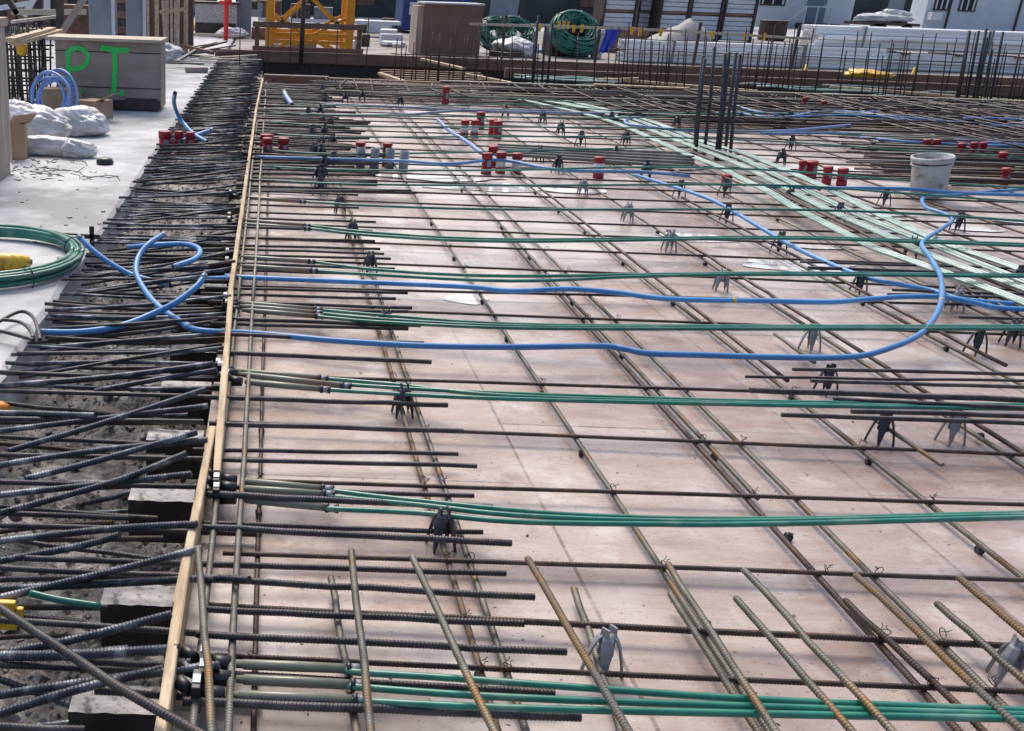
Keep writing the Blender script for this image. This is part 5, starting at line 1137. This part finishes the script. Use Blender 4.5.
# grey tarp heap in front
mb = MB(); c = PD(690, 40, 34); n = 26; vs = []
for j in range(12):
    for i in range(n):
        u, v = i/(n-1), j/11; x = c.x-1.6+2.4*u; hz = (1-abs(2*u-1.6)/1.6 if u > .2 else u*2)*(.95)*math.sin(math.pi*v)*max(0, min(1, u*3))+.1*noise.noise((u*6, v*4, 0)); vs.append((x, 34+2*v, max(0, hz)))
mb.add(vs, [(j*n+i, j*n+i+1, (j+1)*n+i+1, (j+1)*n+i) for j in range(11) for i in range(n-1)])
tag(mb.build('tarp_heap', 'tarp', smooth=True), 'grey tarp heap in front of the silver panel racks', 'tarp')
for i in range(14):
    x = R(9.5, 24); y = R(31, 38); mb = MB(); w = R(.3, 1.2); mb.box(x, x+w, y, y+.6, 0, R(.2, .7), rot=R(-.3, .3)); tag(mb.build('supply_stack', random.choice(('darksteel', 'tarp', 'trim', 'block', 'brownwood')), bevel=.03), 'low stack of supplies between the white pipes and the racks', 'supply stack', 'low stacks behind the white pipes')

# ------------------------------------------------------------ houses and far backdrop
Yh = 66
def win(x0, x1, z0, z1, Y, parent):
    mb = MB(); f = .09
    mb.box(x0-f, x1+f, Y-.08, Y-.004, z0-f, z0); mb.box(x0-f, x1+f, Y-.08, Y-.004, z1, z1+f); mb.box(x0-f, x0, Y-.08, Y-.004, z0, z1); mb.box(x1, x1+f, Y-.08, Y-.004, z0, z1)
    w = mb.build('window', 'darksteel', parent)
    mb = MB(); xm = (x0+x1)/2; mb.box(x0+.003, x1-.003, Y-.03, Y-.005, z0+.003, z1-.003); mb.build('pane', 'glass', w)
    mb = MB(); mb.box(xm-.04, xm+.04, Y-.06, Y-.032, z0, z1); mb.box(x0+.004, x0+.1, Y-.06, Y-.032, z0, z1); mb.box(x1-.1, x1-.004, Y-.06, Y-.032, z0, z1); mb.build('mullion', 'trim', w)
def PX_(px, Y, py=10): return PD(px, py, Y).x
def PZ_(px, py, Y): return PD(px, py, Y).z
t = empty('site_office', (PX_(768, Yh), Yh, 0), 'blue grey site office with a slate door and outside steps', 'building')
mb = MB(); mb.box(PX_(757, Yh), PX_(853, Yh), Yh, Yh+1.6, 0, 5.5); mb.build('wall', 'house', t)
mb = MB(); mb.box(PX_(806, Yh), PX_(825, Yh), Yh-.06, Yh-.004, .35, PZ_(815, -20, Yh)); dr = mb.build('door', 'door', t)
mb = MB(); mb.box(PX_(823, Yh), PX_(824, Yh), Yh-.1, Yh-.062, 1.3, 1.45); mb.build('handle', 'trim', dr)
win(PX_(760, Yh), PX_(782, Yh), PZ_(770, 4, Yh), PZ_(770, -16, Yh), Yh, t)
mb = MB(); mb.box(PX_(798, Yh), PX_(833, Yh), Yh-1.2, Yh-.07, 0, .33); mb.build('step', 'darksteel', t)
mb = MB(); mb.beam((PX_(787, Yh-1.2), Yh-1.2, .2), (PX_(806, Yh-1.2), Yh-1.2, 1.3), .06, .06); mb.beam((PX_(806, Yh-1.2), Yh-1.2, 1.3), (PX_(832, Yh-1.2), Yh-1.2, 1.3), .06, .06)
for px in (787, 806, 818, 832): mb.box(PX_(px, Yh-1.2)-.03, PX_(px, Yh-1.2)+.03, Yh-1.23, Yh-1.17, 0, 1.27 if px > 790 else .2)
mb.build('handrail', 'trim', t)
mb = MB(); mb.box(PX_(757, Yh)-.3, PX_(853, Yh)+.3, Yh-.4, Yh+2, 5.5, 5.7); mb.build('roof', 'darksteel', t)
t = empty('house', (PX_(928, Yh), Yh, 0), 'blue grey house with two windows and a wall unit at the right', 'building')
mb = MB(); mb.box(PX_(926, Yh), PX_(1075, Yh), Yh, Yh+1.6, 0, 5.5); mb.build('wall', 'house', t)
win(PX_(934, Yh), PX_(946, Yh), PZ_(940, 9, Yh), PZ_(940, -16, Yh), Yh, t); win(PX_(959, Yh), PX_(973, Yh), PZ_(965, 10, Yh), PZ_(965, -16, Yh), Yh, t)
mb = MB(); mb.box(PX_(928, Yh), PX_(939, Yh), Yh-.5, Yh-.004, PZ_(933, 20, Yh), PZ_(933, 12, Yh)); mb.build('wall_unit', 'trim', t, bevel=.03)
for px in (948, 1018): 
    mb = MB(); mb.box(PX_(px, Yh), PX_(px+1.6, Yh), Yh-.1, Yh-.004, 0, 5.5); mb.build('downpipe', 'darksteel', t)
mb = MB(); mb.box(PX_(926, Yh)-.3, PX_(1075, Yh)+.3, Yh-.4, Yh+2, 5.5, 5.7); mb.build('roof', 'darksteel', t)
t = empty('flat_trailer', (PX_(895, 60), 60, 0), 'low trailer with a white sheeted load between the site office and the house', 'trailer')
x0, x1 = PX_(866, 60), PX_(924, 60)
mb = MB(); mb.box(x0, x1, 60, 62, .45, .6); mb.build('bed', 'darksteel', t)
for u in (.25, .35, .8):
    mb = MB(); cx = x0+(x1-x0)*u; mb.sweep([(cx, 60.0, .28), (cx, 60.25, .28)], .28, 14); mb.build('wheel', 'black', t, True)
sk = sack(((x0+x1)/2, 61, .6), (x1-x0)*.46, .7, .26, 'long white sheeted load lying on the low trailer', 0, 51); sk.name = 'sheeted_load'; sk['category'] = 'load'; del sk['group']
sk = sack(((x0+x1)/2+.8, 61.3, .9), .8, .5, .22, 'rounded white bundle on top of the trailer load', 0, 57); sk.name = 'bundle'; sk['category'] = 'bundle'; del sk['group']
mb = MB(); mb.box(PX_(775, 55), PX_(795, 55), 55, 55.7, 0, .8); mb = MB(); p = PX_(777, 45); mb.lathe((p, 45, 0), [(.5, 0), (.55, .1), (.55, .75), (.6, .8), (.5, .82)], 16)
tag(mb.build('round_bin', 'darksteel', smooth=True), 'dark round bin in front of the site office', 'bin')
# dark sheds closing the view
def shed(x0, x1, y, h, m, label, roofm='darksteel'):
    t = empty('shed', (x0, y, 0), label, 'shed', 'dark sheds across the far side of the site')
    mb = MB(); mb.box(x0, x1, y, y+6, 0, h); mb.build('wall', m, t)
    mb = MB(); mb.box(x0-.3, x1+.3, y-.3, y+6.3, h, h+.25); mb.build('roof', roofm, t)
    x = x0+.8
    while x < x1-1.5:
        mb = MB(); mb.box(x, x+R(.8, 2), y-.05, y-.004, R(.1, .9), R(1.6, 2.6)); mb.build('opening', random.choice(('glass', 'redply', 'steel')), t); x += R(2.4, 4)
shed(-22, -3, 52, 4.5, 'shed', 'dark green grey shed at the far upper left'); shed(-2, 16, 58, 5, 'shed', 'dark shed behind the crane base and the navy container'); shed(16.5, 26, 60, 5, 'shed', 'dark shed behind the silver panel racks')
shed(38, 60, 90, 6, 'shed', 'dark shed in the gap between the two blue grey buildings')
